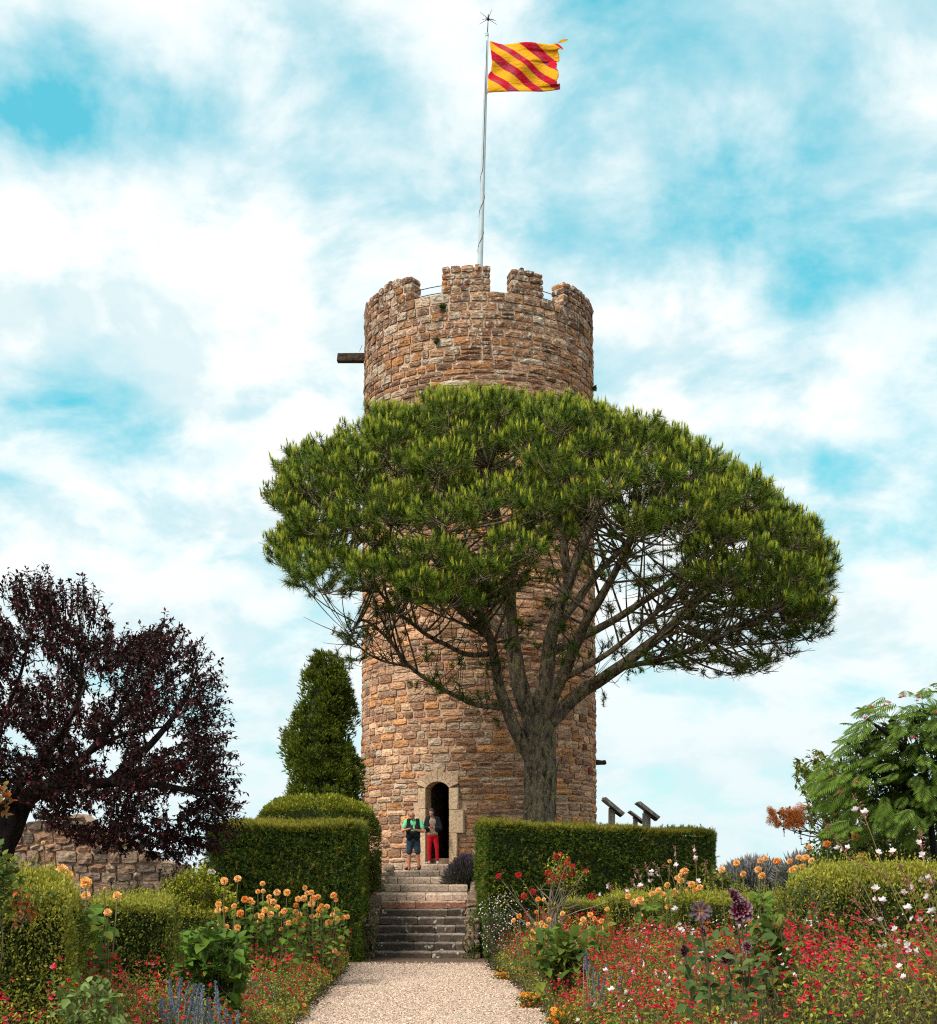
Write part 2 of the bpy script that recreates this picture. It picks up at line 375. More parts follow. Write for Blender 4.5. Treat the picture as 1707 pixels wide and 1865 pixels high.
# ------------------------------------------------------------------ ground, path
def gz(x, y):
    x = np.asarray(x, float); y = np.asarray(y, float)
    z = np.where(y < 17, .03 * (17 - np.maximum(y, -30)), 0.0)
    bank = np.interp(y, [28.7, 31.2, 38.4, 60, 200, 3000], [0, 1.02, 1.72, 1.6, -6, -300])
    z = np.where(y > 28.7, bank, z)
    st = (np.abs(x + 1.05) < 1.25) & (y > 27.5) & (y < 39.6)
    return np.where(st, z - .28 * sstep(28.0, 29.2, y), z)
def grid(xs, ys, zf):
    X, Y = np.meshgrid(xs, ys); V = np.stack([X, Y, zf(X, Y)], 2).reshape(-1, 3); nx = len(xs)
    i, j = np.meshgrid(np.arange(nx - 1), np.arange(len(ys) - 1)); a = (j * nx + i).ravel()
    return V, np.stack([a, a + 1, a + nx + 1, a + nx], 1)
xs = np.unique(np.round(np.concatenate([-np.geomspace(14, 3000, 16), np.arange(-14, 14.01, .35), np.geomspace(14, 3000, 16), [-2.31, -2.29, .19, .21]]), 3))
ys = np.unique(np.round(np.concatenate([[-400, -100, -30, -10], np.arange(-3, 45, .35), [28.7, 31.2, 38.4, 39.6], np.geomspace(45, 3000, 22)]), 3))
def gnz(X, Y):
    z = gz(X, Y); n = vn(np.stack([X, Y, X * 0], -1).reshape(-1, 3), 1.3, 4).reshape(X.shape)
    return z + n * .03 - .02
V, Fc = grid(xs, ys, gnz)
tag(mk('ground', V, Fc, M_SOIL, None, None, True), 'brown garden soil under the flower beds and round the tower', 'ground', kind='structure')
# gravel path
def path_l(y): return np.interp(y, [0, 17, 22, 26, 27.6, 28.6], [-1.95, -2.1, -2.15, -2.22, -2.45, -2.45])
def path_r(y): return np.interp(y, [0, 17, 22, 26, 27.6, 28.6], [1.05, 1.03, .72, .34, .4, .4])
pv = []; pys = np.linspace(-3, 28.62, 120)
for y in pys:
    for t in np.linspace(0, 1, 12):
        x = path_l(y) * (1 - t) + path_r(y) * t; pv.append((x, y, float(gz(-5, min(y, 28.6))) + .035 + .012 * math.sin(3 * x + y) * math.sin(1.7 * y)))
a = np.array([j * 12 + i for j in range(119) for i in range(11)])
tag(mk('gravel_path', pv, np.stack([a, a + 1, a + 13, a + 12], 1), M_GRAVEL, None, None, True), 'pale beige gravel path leading to the stone steps', 'path', kind='structure')
n = 42000
py_ = 14.5 + 12.3 * RNG.random(n) ** 1.0 + RNG.normal(0, .25, n); t = RNG.random(n); px_ = path_l(py_) * (1 - t) + path_r(py_) * t + RNG.normal(0, .06, n)
pp = np.stack([px_, py_, gz(-5 + 0 * px_, py_) + .042 + RNG.uniform(-.004, .006, n)], 1)
T_PEB = (np.array([(1, 0, 0), (-1, 0, 0), (0, 1, 0), (0, -1, 0), (0, 0, .75), (0, 0, -.75)], float), np.array([(0, 2, 4), (2, 1, 4), (1, 3, 4), (3, 0, 4)]))
pc = pick([(.62, .455, .35), (.52, .375, .285), (.68, .53, .42), (.40, .28, .21), (.27, .19, .15), (.58, .37, .25)], n, [4, 4, 3, 2, 1.2, 1.2])
_v, _f, _c = inst(T_PEB, pp, frames(rdir(n) * (1, 1, .25), (0, 0, 1)), RNG.uniform(.006, .016, n), pc, .25)
tag(mk('gravel', _v, _f, M_PEBBLE, None, _c), 'loose pale pebbles covering the path', 'gravel', kind='stuff')

n = 900; y_ = RNG.uniform(14.5, 27.8, n); sd_ = RNG.random(n) < .5; e_ = np.abs(RNG.normal(0, .22, n)); x_ = np.where(sd_, path_l(y_) + e_, path_r(y_) - e_); few = RNG.random(n) < .12; x_[few] = (path_l(y_) + RNG.random(n) * (path_r(y_) - path_l(y_)))[few]
_c = pick([(.10, .06, .03), (.16, .10, .05), (.30, .03, .03), (.12, .13, .03), (.40, .22, .05)], n); _d = rdir(n) * (1, 1, .15)
_v, _f, _c = inst(T_LEAF, np.stack([x_, y_, gz(-5 + 0 * x_, y_) + .062], 1), frames(_d, (0, 0, 1)), RNG.uniform(.02, .05, n), _c, .2)
LITTER = (_v, _f, _c)
# ------------------------------------------------------------------ tower
DC, XC, R0 = 43.36, .323, 3.76
def TR(z): return R0 - .0075 * (z - 2)
def tpt(th, z, n=0.0, R=None):
    r = (TR(z) if R is None else R) + n
    return np.stack([XC + r * np.sin(th), DC - r * np.cos(th), z + 0 * th], -1)
def px2th(px, z=18.8):
    lo, hi = -1.45, 1.45
    for _ in range(50):
        m = (lo + hi) / 2; r = TR(z); x = CX + F * (XC + r * math.sin(m)) / (DC - r * math.cos(m))
        if x < px: lo = m
        else: hi = m
    return lo
THD = math.asin((-.905 - XC) / R0)                  # the doorway's bearing on the round wall
DW, DSILL, DSPR, DRISE = .37, 2.0, 4.22, .19        # half width, sill, springing, rise of the arch
Z_CREN, Z_TOP = 18.72, 19.47
tower = empty('stone_tower', (XC, DC, 1.6), 'tall round medieval stone tower with battlements and an arched doorway', 'tower')
# mortar core with the door hole
ths = np.unique(np.concatenate([np.linspace(-PI, PI, 97), [THD - .56 / R0, THD + .56 / R0]])); zs = np.array([0.9, DSILL, 3, 4.66, 6, 9, 12, 15, 17.4, Z_CREN])
cv = np.concatenate([tpt(ths, z, -.055) for z in zs]); nt = len(ths); cf = []
for i in range(len(zs) - 1):
    for j in range(nt - 1):
        if DSILL - .01 <= zs[i] < 4.65 and THD - .565 / R0 < ths[j] < THD + .54 / R0: continue
        cf.append((i * nt + j, i * nt + j + 1, (i + 1) * nt + j + 1, (i + 1) * nt + j))
mk('wall', cv, cf, M_MORTAR, tower, None, True)
# inner face of parapet, walk and roof, closing the dark inside
mb = MB(); t2 = np.linspace(-PI, PI, 65); k = len(t2)
ring = lambda r, z: tpt(t2, z, 0, r)
rv = np.concatenate([ring(TR(Z_CREN) - .055, Z_CREN), ring(3.1, Z_CREN), ring(3.1, 17.6)]); rf = []
for i in range(2):
    for j in range(k - 1): rf.append((i * k + j, i * k + j + 1, (i + 1) * k + j + 1, (i + 1) * k + j))
rf.append(tuple(range(2 * k, 3 * k - 1)))
mk('roof', rv, rf, M_MORTAR, tower)
iv = np.concatenate([ring(2.55, 2.16), ring(2.55, 6.0)]); jf = [(j, j + 1, k + j + 1, k + j) for j in range(k - 1) if abs(t2[j] - THD) > .2]
jf += [tuple(range(0, k - 1)), tuple(range(k, 2 * k - 1))]
mk('room', iv, jf, M_DARKWOOD, tower)
# door frame axes
er = np.array((math.sin(THD), -math.cos(THD), 0)); et = np.array((math.cos(THD), math.sin(THD), 0)); dorg = np.array((XC, DC, 0)) + er * R0
def dp(s, z, n): return dorg + et * s + er * n + np.array((0, 0, z))
def prism(poly, n0, n1):
    V = [dp(s, z, n1) for s, z in poly] + [dp(s, z, n0) for s, z in poly]; m = len(poly)
    return np.array(V), [tuple(range(m)), tuple(range(2 * m - 1, m - 1, -1))] + [(i, i + m, (i + 1) % m + m, (i + 1) % m) for i in range(m)]
def dressed(name, poly, par, col, n0=-.45, n1=.04):
    V, Fc = prism(poly, n0, n1 + RNG.uniform(-.008, .008)); return mk(name, V, Fc, M_DRESSED, par, np.asarray(col) * RNG.uniform(.85, 1.1))
CREAM = (.70, .53, .36)
door = mk('doorway', np.array([dp(-.56, DSILL, -.46), dp(.56, DSILL, -.46), dp(.56, 4.66, -.46), dp(-.56, 4.66, -.46), dp(-.56, DSILL, -1.25), dp(.56, DSILL, -1.25), dp(.56, 4.66, -1.25), dp(-.56, 4.66, -1.25)]),
          [(0, 4, 7, 3), (1, 2, 6, 5), (3, 7, 6, 2), (0, 1, 5, 4)], M_DARKWOOD, tower)  # stone passage in a dark material: the shade inside is in its colour
g = .006
for side in (-1, 1):
    zz = [DSILL - .05, 2.92, 3.62, DSPR] if side < 0 else [DSILL - .05, 2.90, 3.58, DSPR]
    ww = [.24, .36, .235] if side < 0 else [.23, .43, .255]
    for i in range(3):
        x0, x1 = side * DW, side * (DW + ww[i]); poly = [(x0, zz[i] + g), (x1, zz[i] + g), (x1 + side * RNG.uniform(-.02, .02), zz[i + 1] - g), (x0, zz[i + 1] - g)]
        dressed('jamb_stone', poly if side > 0 else poly[::-1], door, CREAM)
ra = (DW ** 2 + DRISE ** 2) / (2 * DRISE); zc = DSPR + DRISE - ra; a0 = math.asin(DW / ra)
edges = np.linspace(-1, 1, 9) * a0
for i in range(8):
    b0, b1 = edges[i] + .008, edges[i + 1] - .008; ro = .58 if 0 < i < 7 else .50
    ext = [.30, .27, .29, .33, .36, .30, .29, .30][i]
    f0, f1 = b0 * 1.22, b1 * 1.22
    poly = [(ra * math.sin(b0), zc + ra * math.cos(b0)), (ra * math.sin(b0) + ext * math.sin(f0), zc + ra * math.cos(b0) + ext * math.cos(f0)),
            (ra * math.sin(b1) + ext * math.sin(f1), zc + ra * math.cos(b1) + ext * math.cos(f1)), (ra * math.sin(b1), zc + ra * math.cos(b1))]
    dressed('voussoir', poly[::-1], door, CREAM)
fl = MB(); ss = np.linspace(-.60, .60, 25)
def intr(s_): return (zc + math.sqrt(max(0, ra * ra - s_ * s_)) if abs(s_) < DW else DSPR - .04) - .02
def topz(s_): return 4.70
for i in range(24):
    a_, b_ = ss[i], ss[i + 1]; V, Fc = prism([(a_, intr((a_ + b_) / 2) + .06), (b_, intr((a_ + b_) / 2) + .06), (b_, topz(b_)), (a_, topz(a_))], -.40, -.075); fl.add(V, Fc)
for sg in (-1, 1):
    V, Fc = prism([(sg * .45, 1.9), (sg * .62, 1.9), (sg * .62, 4.3), (sg * .45, 4.3)][::sg], -.40, -.075); fl.add(V, Fc)
fl.build('arch_backing', M_MORTAR, door, tint=False)
mb = MB(); mb.box(dp(-.40, 3.25, -.98), (.07, 1.0, 2.2), np.stack([et, er, (0, 0, 1)], 1)); mb.build('open_door', M_DARKWOOD, door, tint=False)
mk('threshold', *prism([(-.36, 1.9), (.36, 1.9), (.36, 2.165), (-.36, 2.165)], -1.2, -.40), M_DRESSED, door, (.28, .2, .14))
# the stones
MER = [(px2th(663) - .35, px2th(686.0)), (px2th(688), px2th(749)), (px2th(803), px2th(895)), (px2th(931), px2th(991)), (px2th(1027), 1.47)]
tb = MER[-1][1] + .2
while tb + .42 < 2 * PI + MER[0][0]: MER.append((tb, tb + .42)); tb += .62
PAL = [(.56, .33, .205), (.47, .28, .18), (.62, .39, .25), (.36, .215, .145), (.62, .33, .15), (.53, .37, .265), (.68, .48, .33), (.40, .27, .20)]
CRM = [(.60, .46, .33), (.55, .40, .27), (.64, .52, .40)]
def block(s0, s1, z0, z1, n_out, depth, th_of, nx=3, nz=2, rough=.016, edge=.017, jit=1.0, cham=0.0):
    """a rough stone: irregular front, rounded arrises"""
    gx = np.linspace(0, 1, nx + 1); gy = np.linspace(0, 1, nz + 1) if not cham else np.array((0, .76, 1.0))
    L = s1 - s0; H = z1 - z0; V = []
    for j in range(nz + 1):
        for i in range(nx + 1):
            e = i in (0, nx) or j in (0, nz); co = i in (0, nx) and j in (0, nz)
            ds, dz_ = RNG.uniform(-1, 1, 2) * (min(.014, .05 * L) if e else .12 * min(L, H)) * jit
            if co: ds -= math.copysign(.014 * jit, gx[i] - .5); dz_ -= math.copysign(.012 * jit, gy[j] - .5)
            V.append((s0 + gx[i] * L + ds, z0 + gy[j] * H + dz_, n_out + (-edge + RNG.uniform(-.4, .2) * edge if e else RNG.uniform(-rough, rough)) - (cham * RNG.uniform(.7, 1.3) if j == nz else 0)))
    rim = [i for i in range(nx + 1)] + [(j * (nx + 1) + nx) for j in range(1, nz + 1)] + [nz * (nx + 1) + i for i in range(nx - 1, -1, -1)] + [j * (nx + 1) for j in range(nz - 1, 0, -1)]
    b0 = len(V)
    for r in rim: V.append((V[r][0], V[r][1], n_out - depth))
    Fc = [(j * (nx + 1) + i, j * (nx + 1) + i + 1, (j + 1) * (nx + 1) + i + 1, (j + 1) * (nx + 1) + i) for j in range(nz) for i in range(nx)]
    m = len(rim); Fc += [(rim[q], b0 + q, b0 + (q + 1) % m, rim[(q + 1) % m]) for q in range(m)]
    return th_of(np.array(V)), Fc
def wrap(V):
    z = V[:, 1]; r = TR(z); th = V[:, 0]
    return np.stack([XC + (r + V[:, 2]) * np.sin(th), DC - (r + V[:, 2]) * np.cos(th), z], 1)
def tower_map(V):
    W_ = V.copy(); W_[:, 0] = V[:, 0] / R0; return wrap(W_)
stones = []   # (visible size, V, F, colour)
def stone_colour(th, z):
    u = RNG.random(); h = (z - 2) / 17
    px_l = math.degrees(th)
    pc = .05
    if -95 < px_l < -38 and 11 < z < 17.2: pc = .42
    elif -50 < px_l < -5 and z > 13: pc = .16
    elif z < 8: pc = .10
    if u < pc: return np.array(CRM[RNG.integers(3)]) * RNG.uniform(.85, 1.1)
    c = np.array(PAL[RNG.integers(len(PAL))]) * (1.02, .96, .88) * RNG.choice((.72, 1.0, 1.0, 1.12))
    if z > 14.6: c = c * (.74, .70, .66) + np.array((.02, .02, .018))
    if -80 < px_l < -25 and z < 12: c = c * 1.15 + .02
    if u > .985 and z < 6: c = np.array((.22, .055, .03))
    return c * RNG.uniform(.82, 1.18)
z = 1.35; zl = []
while z < Z_CREN - .1:
    h = RNG.uniform(.15, .27); h = min(h, Z_CREN - z); 
    if Z_CREN - (z + h) < .14: h = Z_CREN - z
    zl.append((z, z + h, None)); z += h
for (a_, b_) in MER:
    z = Z_CREN; top = Z_TOP + RNG.uniform(-.04, .04)
    for hh in ((.20, .19, .18, .18) if RNG.random() < .6 else (.27, .25, .23)): zl.append((z, z + hh, (a_ * R0, b_ * R0))); z += hh
def door_half(z0, z1):
    if z0 > 4.70 or (z0 + z1) / 2 > 4.72 or z1 < 1.5: return 0
    if z1 <= DSPR + .02:
        w = .0
        for (a_, b_, w_) in ((1.9, 2.92, .24), (2.92, 3.62, .43), (3.62, DSPR, .26)):
            if z0 < b_ - .03 and z1 > a_ + .03: w = max(w, w_)
        return DW + w + .02
    zz = max((z0 + z1) / 2, DSPR); return .64 * math.sqrt(max(0, 1 - ((zz - DSPR) / .52) ** 2)) + .01
for (z0, z1, rng) in zl:
    iv = [(-PI * R0 * .999, PI * R0 * .999)] if rng is None else [rng]
    w = door_half(z0, z1)
    if rng is None and w:
        s_d = THD * R0; iv = [(iv[0][0], s_d - w), (s_d + w, iv[0][1])]
    for (sa, sb) in iv:
        s = sa
        while s < sb - .05:
            L = RNG.uniform(.26, .70) if z1 - z0 > .2 else RNG.uniform(.34, .85)
            if rng is not None: L = RNG.uniform(.18, .44)
            if sb - (s + L) < .25: L = sb - s
            th = (s + L / 2) / R0
            # now and then two thin stones on top of one another
            hole = rng is None and abs(th - px2th(978, 13.5)) < .045 and abs((z0 + z1) / 2 - 13.55) < .16
            parts = [(z0, z1)] if (RNG.random() < .82 or z1 - z0 < .25 or rng is not None) else [(z0, (z0 + z1) / 2), ((z0 + z1) / 2, z1)]
            for (q0, q1) in parts:
                if hole: continue
                jg = RNG.uniform(.010, .030)
                dz0, dz1 = RNG.uniform(-.012, .012, 2)
                tp = RNG.uniform(-.03, .05) if rng is not None and q1 > Z_TOP - .12 else 0
                col = stone_colour(th, q0)
                V, Fc = block(s + jg, s + L - jg, q0 + jg * .8 + dz0, q1 - jg * .8 + dz1 + tp, RNG.uniform(-.016, .018), .13 if rng is None else .5, tower_map)
                c = V.mean(0); vis = math.cos(th) if math.cos(th) > .25 else 0
                pyy = HZ - (c[2] - CH) / c[1] * F; pxx = CX + c[0] / c[1] * F
                f_ = 1.0
                if 700 < pyy < 1080: f_ = .0
                if pyy < 760 and abs(pxx - 873) > 260 - (pyy - 500) * .2: f_ = .6
                if pxx < 665 and pyy > 1190: f_ = .2
                if 950 < pxx < 1015 and 1300 < pyy < 1500: f_ = .1
                stones.append((L * (q1 - q0) * vis * f_, V, Fc, col))
            s += L
stones.sort(key=lambda q: -q[0])
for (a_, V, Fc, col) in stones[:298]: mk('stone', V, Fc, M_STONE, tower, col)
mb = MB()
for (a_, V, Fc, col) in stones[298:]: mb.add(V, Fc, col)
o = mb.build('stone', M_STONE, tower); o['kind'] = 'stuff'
for (a_, b_) in MER:                                    # mortar heart of each merlon
    t3 = np.linspace(a_ + .012, b_ - .012, 8)
    V = np.concatenate([tpt(t3, Z_CREN - .05, -.06), tpt(t3, Z_TOP - .03, -.06), tpt(t3, Z_TOP - .03, -.48), tpt(t3, Z_CREN - .05, -.48)]); q = 8
    Fc = [(r * q + i, r * q + i + 1, ((r + 1) % 4) * q + i + 1, ((r + 1) % 4) * q + i) for r in range(4) for i in range(q - 1)] + [(0, q, 2 * q, 3 * q), (q - 1, 4 * q - 1, 3 * q - 1, 2 * q - 1)]
    mb = MB(); mb.add(V, Fc); mb.build('merlon_core', M_MORTAR, tower, tint=False)
M_IRON = flat_mat('dark_iron', (.03, .03, .032), .5, .4, .6)
for (a_, b_) in ((MER[1][1], MER[2][0]), (MER[3][1], MER[4][0])):
    mb = MB()
    for zz in (Z_CREN + .12, Z_CREN + .33): mb.tube([tpt(np.array(t), zz, -.25) for t in np.linspace(a_ - .03, b_ + .03, 5)], .012, 6)
    mb.build('rail', M_IRON, tower, tint=False)
# beams and spout sticking out of the wall
pb = P(664, 651, DC - .3); pa = P(617, 653, DC - .3)
mb = MB(); mb.box((pb + pa) / 2 + (.10, 0, 0), (np.linalg.norm(pb - pa) + .25, .26, .24), None, None, .012); mb.box(pa + (.03, 0, -.02), (.05, .20, .17), None, None, .01)
mb.build('wooden_beam', M_DARKWOOD, tower, tint=False)
mb = MB(); mb.tube([P(660, 628, DC - .3), P(655, 640, DC - .3)], .008, 5); mb.build('stay_wire', M_IRON, tower, tint=False)
mb = MB(); mb.tube(smoothpath([P(1080, 1388, DC), P(1097, 1389, DC), P(1104, 1388, DC)], 5), [.09, .085, .07, .08, .06], 8); mb.build('timber_stub', M_DARKWOOD, tower, tint=False)

# ------------------------------------------------------------------ flagpole and flag
DF = 43.2
pole = empty('flagpole', P(869, 760, DF), 'tall thin pale blue grey flagpole on the tower roof with a spiked finial', 'flagpole')
M_POLE = flat_mat('pole_paint', (.42, .50, .52), .45, .4, 0, .12, 5, .1)
base = P(868.5, 800, DF); base[2] = 17.55; topp = P(887.5, 66, DF)
mb = MB(); mb.tube([base + (topp - base) * q for q in np.linspace(0, 1, 8)], np.linspace(.105, .045, 8), 12); mb.build('pole', M_POLE, pole, True, False)
mb = MB(); mb.tube([topp - (0, 0, .1), P(889, 40, DF)], [.018, .012], 6)
hub = P(889.3, 34.5, DF); mb.ball(hub, (.045, .045, .07), 8, 6); mb.tube([hub, P(889.6, 26, DF)], [.03, .012], 6)
fin = mb.build('finial', M_IRON, pole, False, False)
for k_ in range(9):
    a_ = 2 * PI * k_ / 9 + .2; d = np.array((math.cos(a_), math.sin(a_), .42 if k_ % 2 else -.5)); mb = MB(); mb.tube([hub, hub + unit(d) * .32], [.010, .005], 5); mb.build('spike', M_IRON, fin, False, False)
hp = []
for q in np.linspace(.22, .985, 60):
    c = base + (topp - base) * q; a_ = q * 60 if q < .6 else .6 * 60; r_ = .105 - .06 * q + .006; hp.append(c + np.array((math.cos(a_) * r_, math.sin(a_) * r_, 0)))
mb = MB(); mb.tube(hp, .009, 5); mb.build('halyard', M_IRON, pole, False, False)
mb = MB(); mb.tube([P(887.4, 66, DF), P(887, 60, DF)], [.055, .05], 8); mb.build('truck', M_POLE, pole, False, False)
# flag outline, measured in flag units (zoom pixels of the cloth) then laid out at real size
def fz(x, y): return P(830 + x / 7.42, 20 + y / 7.42, DF - .06)
TOPE = [(458, 400), (640, 425), (850, 432), (1100, 440), (1280, 440), (1345, 420), (1385, 430)]
BOTE = [(435, 1115), (640, 1108), (850, 1095), (1050, 1070), (1240, 1062), (1410, 1065)]
HOIST = [(458, 400), (478, 560), (492, 700), (478, 800), (440, 850), (436, 980), (435, 1115)]
FLY = [(1385, 432), (1430, 470), (1460, 512), (1378, 492), (1402, 560), (1408, 660), (1345, 650), (1372, 700), (1362, 790), (1388, 820), (1392, 912), (1372, 935), (1366, 1002), (1385, 1015), (1412, 985), (1410, 1065)]
def along(poly, n):
    p = np.array(poly, float); d = np.concatenate([[0], np.cumsum(np.linalg.norm(np.diff(p, axis=0), axis=1))]); t = np.linspace(0, d[-1], n)
    return np.stack([np.interp(t, d, p[:, 0]), np.interp(t, d, p[:, 1])], 1)
NU, NV = 40, 34
tE, bE, hE, fE = along(TOPE, NU), along(BOTE, NU), along(HOIST, NV), along(FLY, NV)
fv = []; fuv = []
for j in range(NV):
    for i in range(NU):
        u, v = i / (NU - 1), j / (NV - 1)
        c = (1 - v) * tE[i] + v * bE[i] + (1 - u) * hE[j] + u * fE[j] - ((1 - u) * (1 - v) * tE[0] + u * (1 - v) * tE[-1] + (1 - u) * v * bE[0] + u * v * bE[-1])
        fuv.append(c); q = fz(*c)
        dep = .10 * math.sin(u * 7.5 + v * 2.2 + .6) * (u ** .6) + .045 * math.sin(u * 5 - v * 9) + .03 * math.sin(14 * (u * .7 + v * .8)) * (1 - .3 * u)
        fv.append(q + np.array((0, dep, 0)))
a = np.array([j * NU + i for j in range(NV - 1) for i in range(NU - 1)])
def flag_mat():
    m = newmat('flag_cloth'); N = NT(m)
    at = N.n('ShaderNodeAttribute', attribute_name='tint'); s = N.n('ShaderNodeSeparateColor'); N.l(at.outputs['Color'], s.inputs[0])
    f = s.outputs[0]; r = N.n('ShaderNodeValToRGB'); N.l(f, r.inputs[0]); r.color_ramp.interpolation = 'CONSTANT'
    YE, RE = (.95, .54, .025, 1), (.74, .012, .045, 1); e = r.color_ramp.elements
    cuts = [(-600, RE), (-560, YE), (-366, RE), (-199, YE), (-48, RE), (55, YE), (168, RE), (295, YE), (445, RE), (575, YE)]
    cuts[0] = (-700, RE)
    while len(e) < len(cuts): e.new(.5)
    for i, (q, c) in enumerate(cuts): e[i].position = (q + 700) / 1500; e[i].color = c
    c = r.outputs[0]
    # worn, thin red patches
    sc = N.n('ShaderNodeSeparateColor'); N.l(c, sc.inputs[0]); isred = N.math('LESS_THAN', sc.outputs[1], .2)
    w = N.noise(2.6, 3, .5); wm = N.math('MULTIPLY', N.ramp(w, [(.50, (0, 0, 0)), (.60, (.75, .75, .75))]), isred)
    c = N.mix(wm, c, (.52, .10, .16))
    fold = N.noise(5, 4, .6, stretch=(1, 1, 2.2), dist=.6)
    N.out(c, .75, N.bump(fold, .7, .06), .15, .40); return m
M_FLAG = flag_mat()
sv = [((y - .74 * x) + 700) / 1500 for x, y in fuv]
flag = mk('flag', fv, np.stack([a, a + NU, a + NU + 1, a + 1], 1), M_FLAG, None, np.array([(q, q, q) for q in sv]), True)
tag(flag, 'tattered red and yellow diagonally striped flag flying from the pole', 'flag')
so = flag.modifiers.new('cloth', 'SOLIDIFY'); so.thickness = .006
st = along([(1380, 432), (1400, 412), (1440, 375), (1500, 340), (1527, 320)], 9); wd = [6, 10, 22, 34, 30, 34, 28, 14, 3]
sv_ = []
for i, (x, y) in enumerate(st): sv_ += [fz(x - wd[i] * .3, y - wd[i] * .5) + (0, .03 * i, 0), fz(x + wd[i] * .3, y + wd[i] * .5) + (0, .03 * i + .02, 0)]
mk('torn_strip', sv_, np.array([(2 * i, 2 * i + 1, 2 * i + 3, 2 * i + 2) for i in range(8)]), M_FLAG, flag, np.full((18, 3), .2), True)
mk('toggle_patch', np.array([fz(400, 985), fz(432, 1020), fz(434, 1092), fz(396, 1095)]) + (0, .12, 0), np.array([(0, 1, 2, 3)]), M_FLAG, flag, np.full((4, 3), .3))

# ------------------------------------------------------------------ steps
stairs = empty('stone_staircase', (-1.03, 28.5, 0), 'worn stone steps rising in two flights from the gravel to the tower door', 'steps')
RISE = .166; SX0, SX1 = -1.98, -.06
ydep = [28.55 + .385 * i for i in range(7)] + [31.3, 33.4, 35.5, 37.7, 39.15]
for k_ in range(12):
    y0 = ydep[k_]; y1 = (ydep[k_ + 1] if k_ < 11 else 39.75) + .12; z1 = RISE * (k_ + 1); z0 = z1 - RISE
    xa, xb = (SX0, SX1) if k_ > 0 else (SX0 - .12, SX1 + .12)
    if 7 <= k_ <= 10: xa, xb = -2.12 + .0 * k_, -.02 - .0 * k_
    if k_ == 11: xa, xb = -1.36, -.45
    mb = MB(); mb.box(((xa + xb) / 2, (y0 + y1) / 2 + .05, (z0 + z1) / 2 - .02), (xb - xa - .03, y1 - y0 - .02, RISE + .0))
    step = mb.build('step', M_STEP, stairs); step.data.color_attributes['tint'].data.foreach_set('color', np.tile((.16, .12, .09, 1), len(step.data.vertices)).astype(np.float32))
    x = xa
    low = k_ < 7
    while x < xb - .05:
        L = RNG.uniform(.4, .9) if low else RNG.uniform(.22, .5)
        if xb - (x + L) < .2: L = xb - x
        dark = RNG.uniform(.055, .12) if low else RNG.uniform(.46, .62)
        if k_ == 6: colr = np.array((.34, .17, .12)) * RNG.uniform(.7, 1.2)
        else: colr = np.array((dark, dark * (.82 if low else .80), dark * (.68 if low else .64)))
        d = min(y1 - y0 + .06, .62); nose = RNG.uniform(.0, .03); dzs = RNG.uniform(-.005, .005)
        def smap(V, y0=y0, nose=nose): return np.stack([V[:, 0], y0 - nose - V[:, 2], V[:, 1]], 1)
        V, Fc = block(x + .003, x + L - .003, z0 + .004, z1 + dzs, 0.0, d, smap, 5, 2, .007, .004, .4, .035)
        cv_ = np.tile(colr, (len(V), 1)); cv_[12:18] = np.minimum(.5, cv_[12:18] * 2.4 + .05) if low else cv_[12:18]; mk('stone_block', V, Fc, M_STEP, step, cv_)  # lower flight: top edge tinted lighter, painting in the light on the treads
        x += L
    if y1 - y0 > .9:    # paving behind the nosing of the long treads
        mb = MB(); mb.box(((xa + xb) / 2, (y0 + y1) / 2 + .25, z1 - .05), (xb - xa - .02, y1 - y0 - .4, .09), None, (.33, .27, .21)); mb.build('tread', M_STEP, step)
def rubble(mb_or_list, x0, x1, z0, z1, mapf, wf, hf, colf, depth=.12, rough=.03, gap=.012):
    z = z0; out_ = []
    while z < z1 - .04:
        h = RNG.uniform(*hf); h = min(h, z1 - z); x = x0 - RNG.uniform(0, .1)
        while x < x1:
            L = RNG.uniform(*wf); j = RNG.uniform(-.03, .03, 4)
            V, Fc = block(max(x0, x) + gap, min(x + L, x1 + .05) - gap, z + gap + j[0], z + h - gap + j[1], RNG.uniform(-.03, .03), depth, mapf, 3, 2, rough)
            out_.append((V, Fc, colf())); x += L
        z += h
    return out_
def rubcol(): return np.array(((.30, .23, .17), (.36, .28, .21), (.22, .17, .13), (.42, .33, .26), (.30, .19, .12))[RNG.integers(5)]) * RNG.uniform(.8, 1.2)
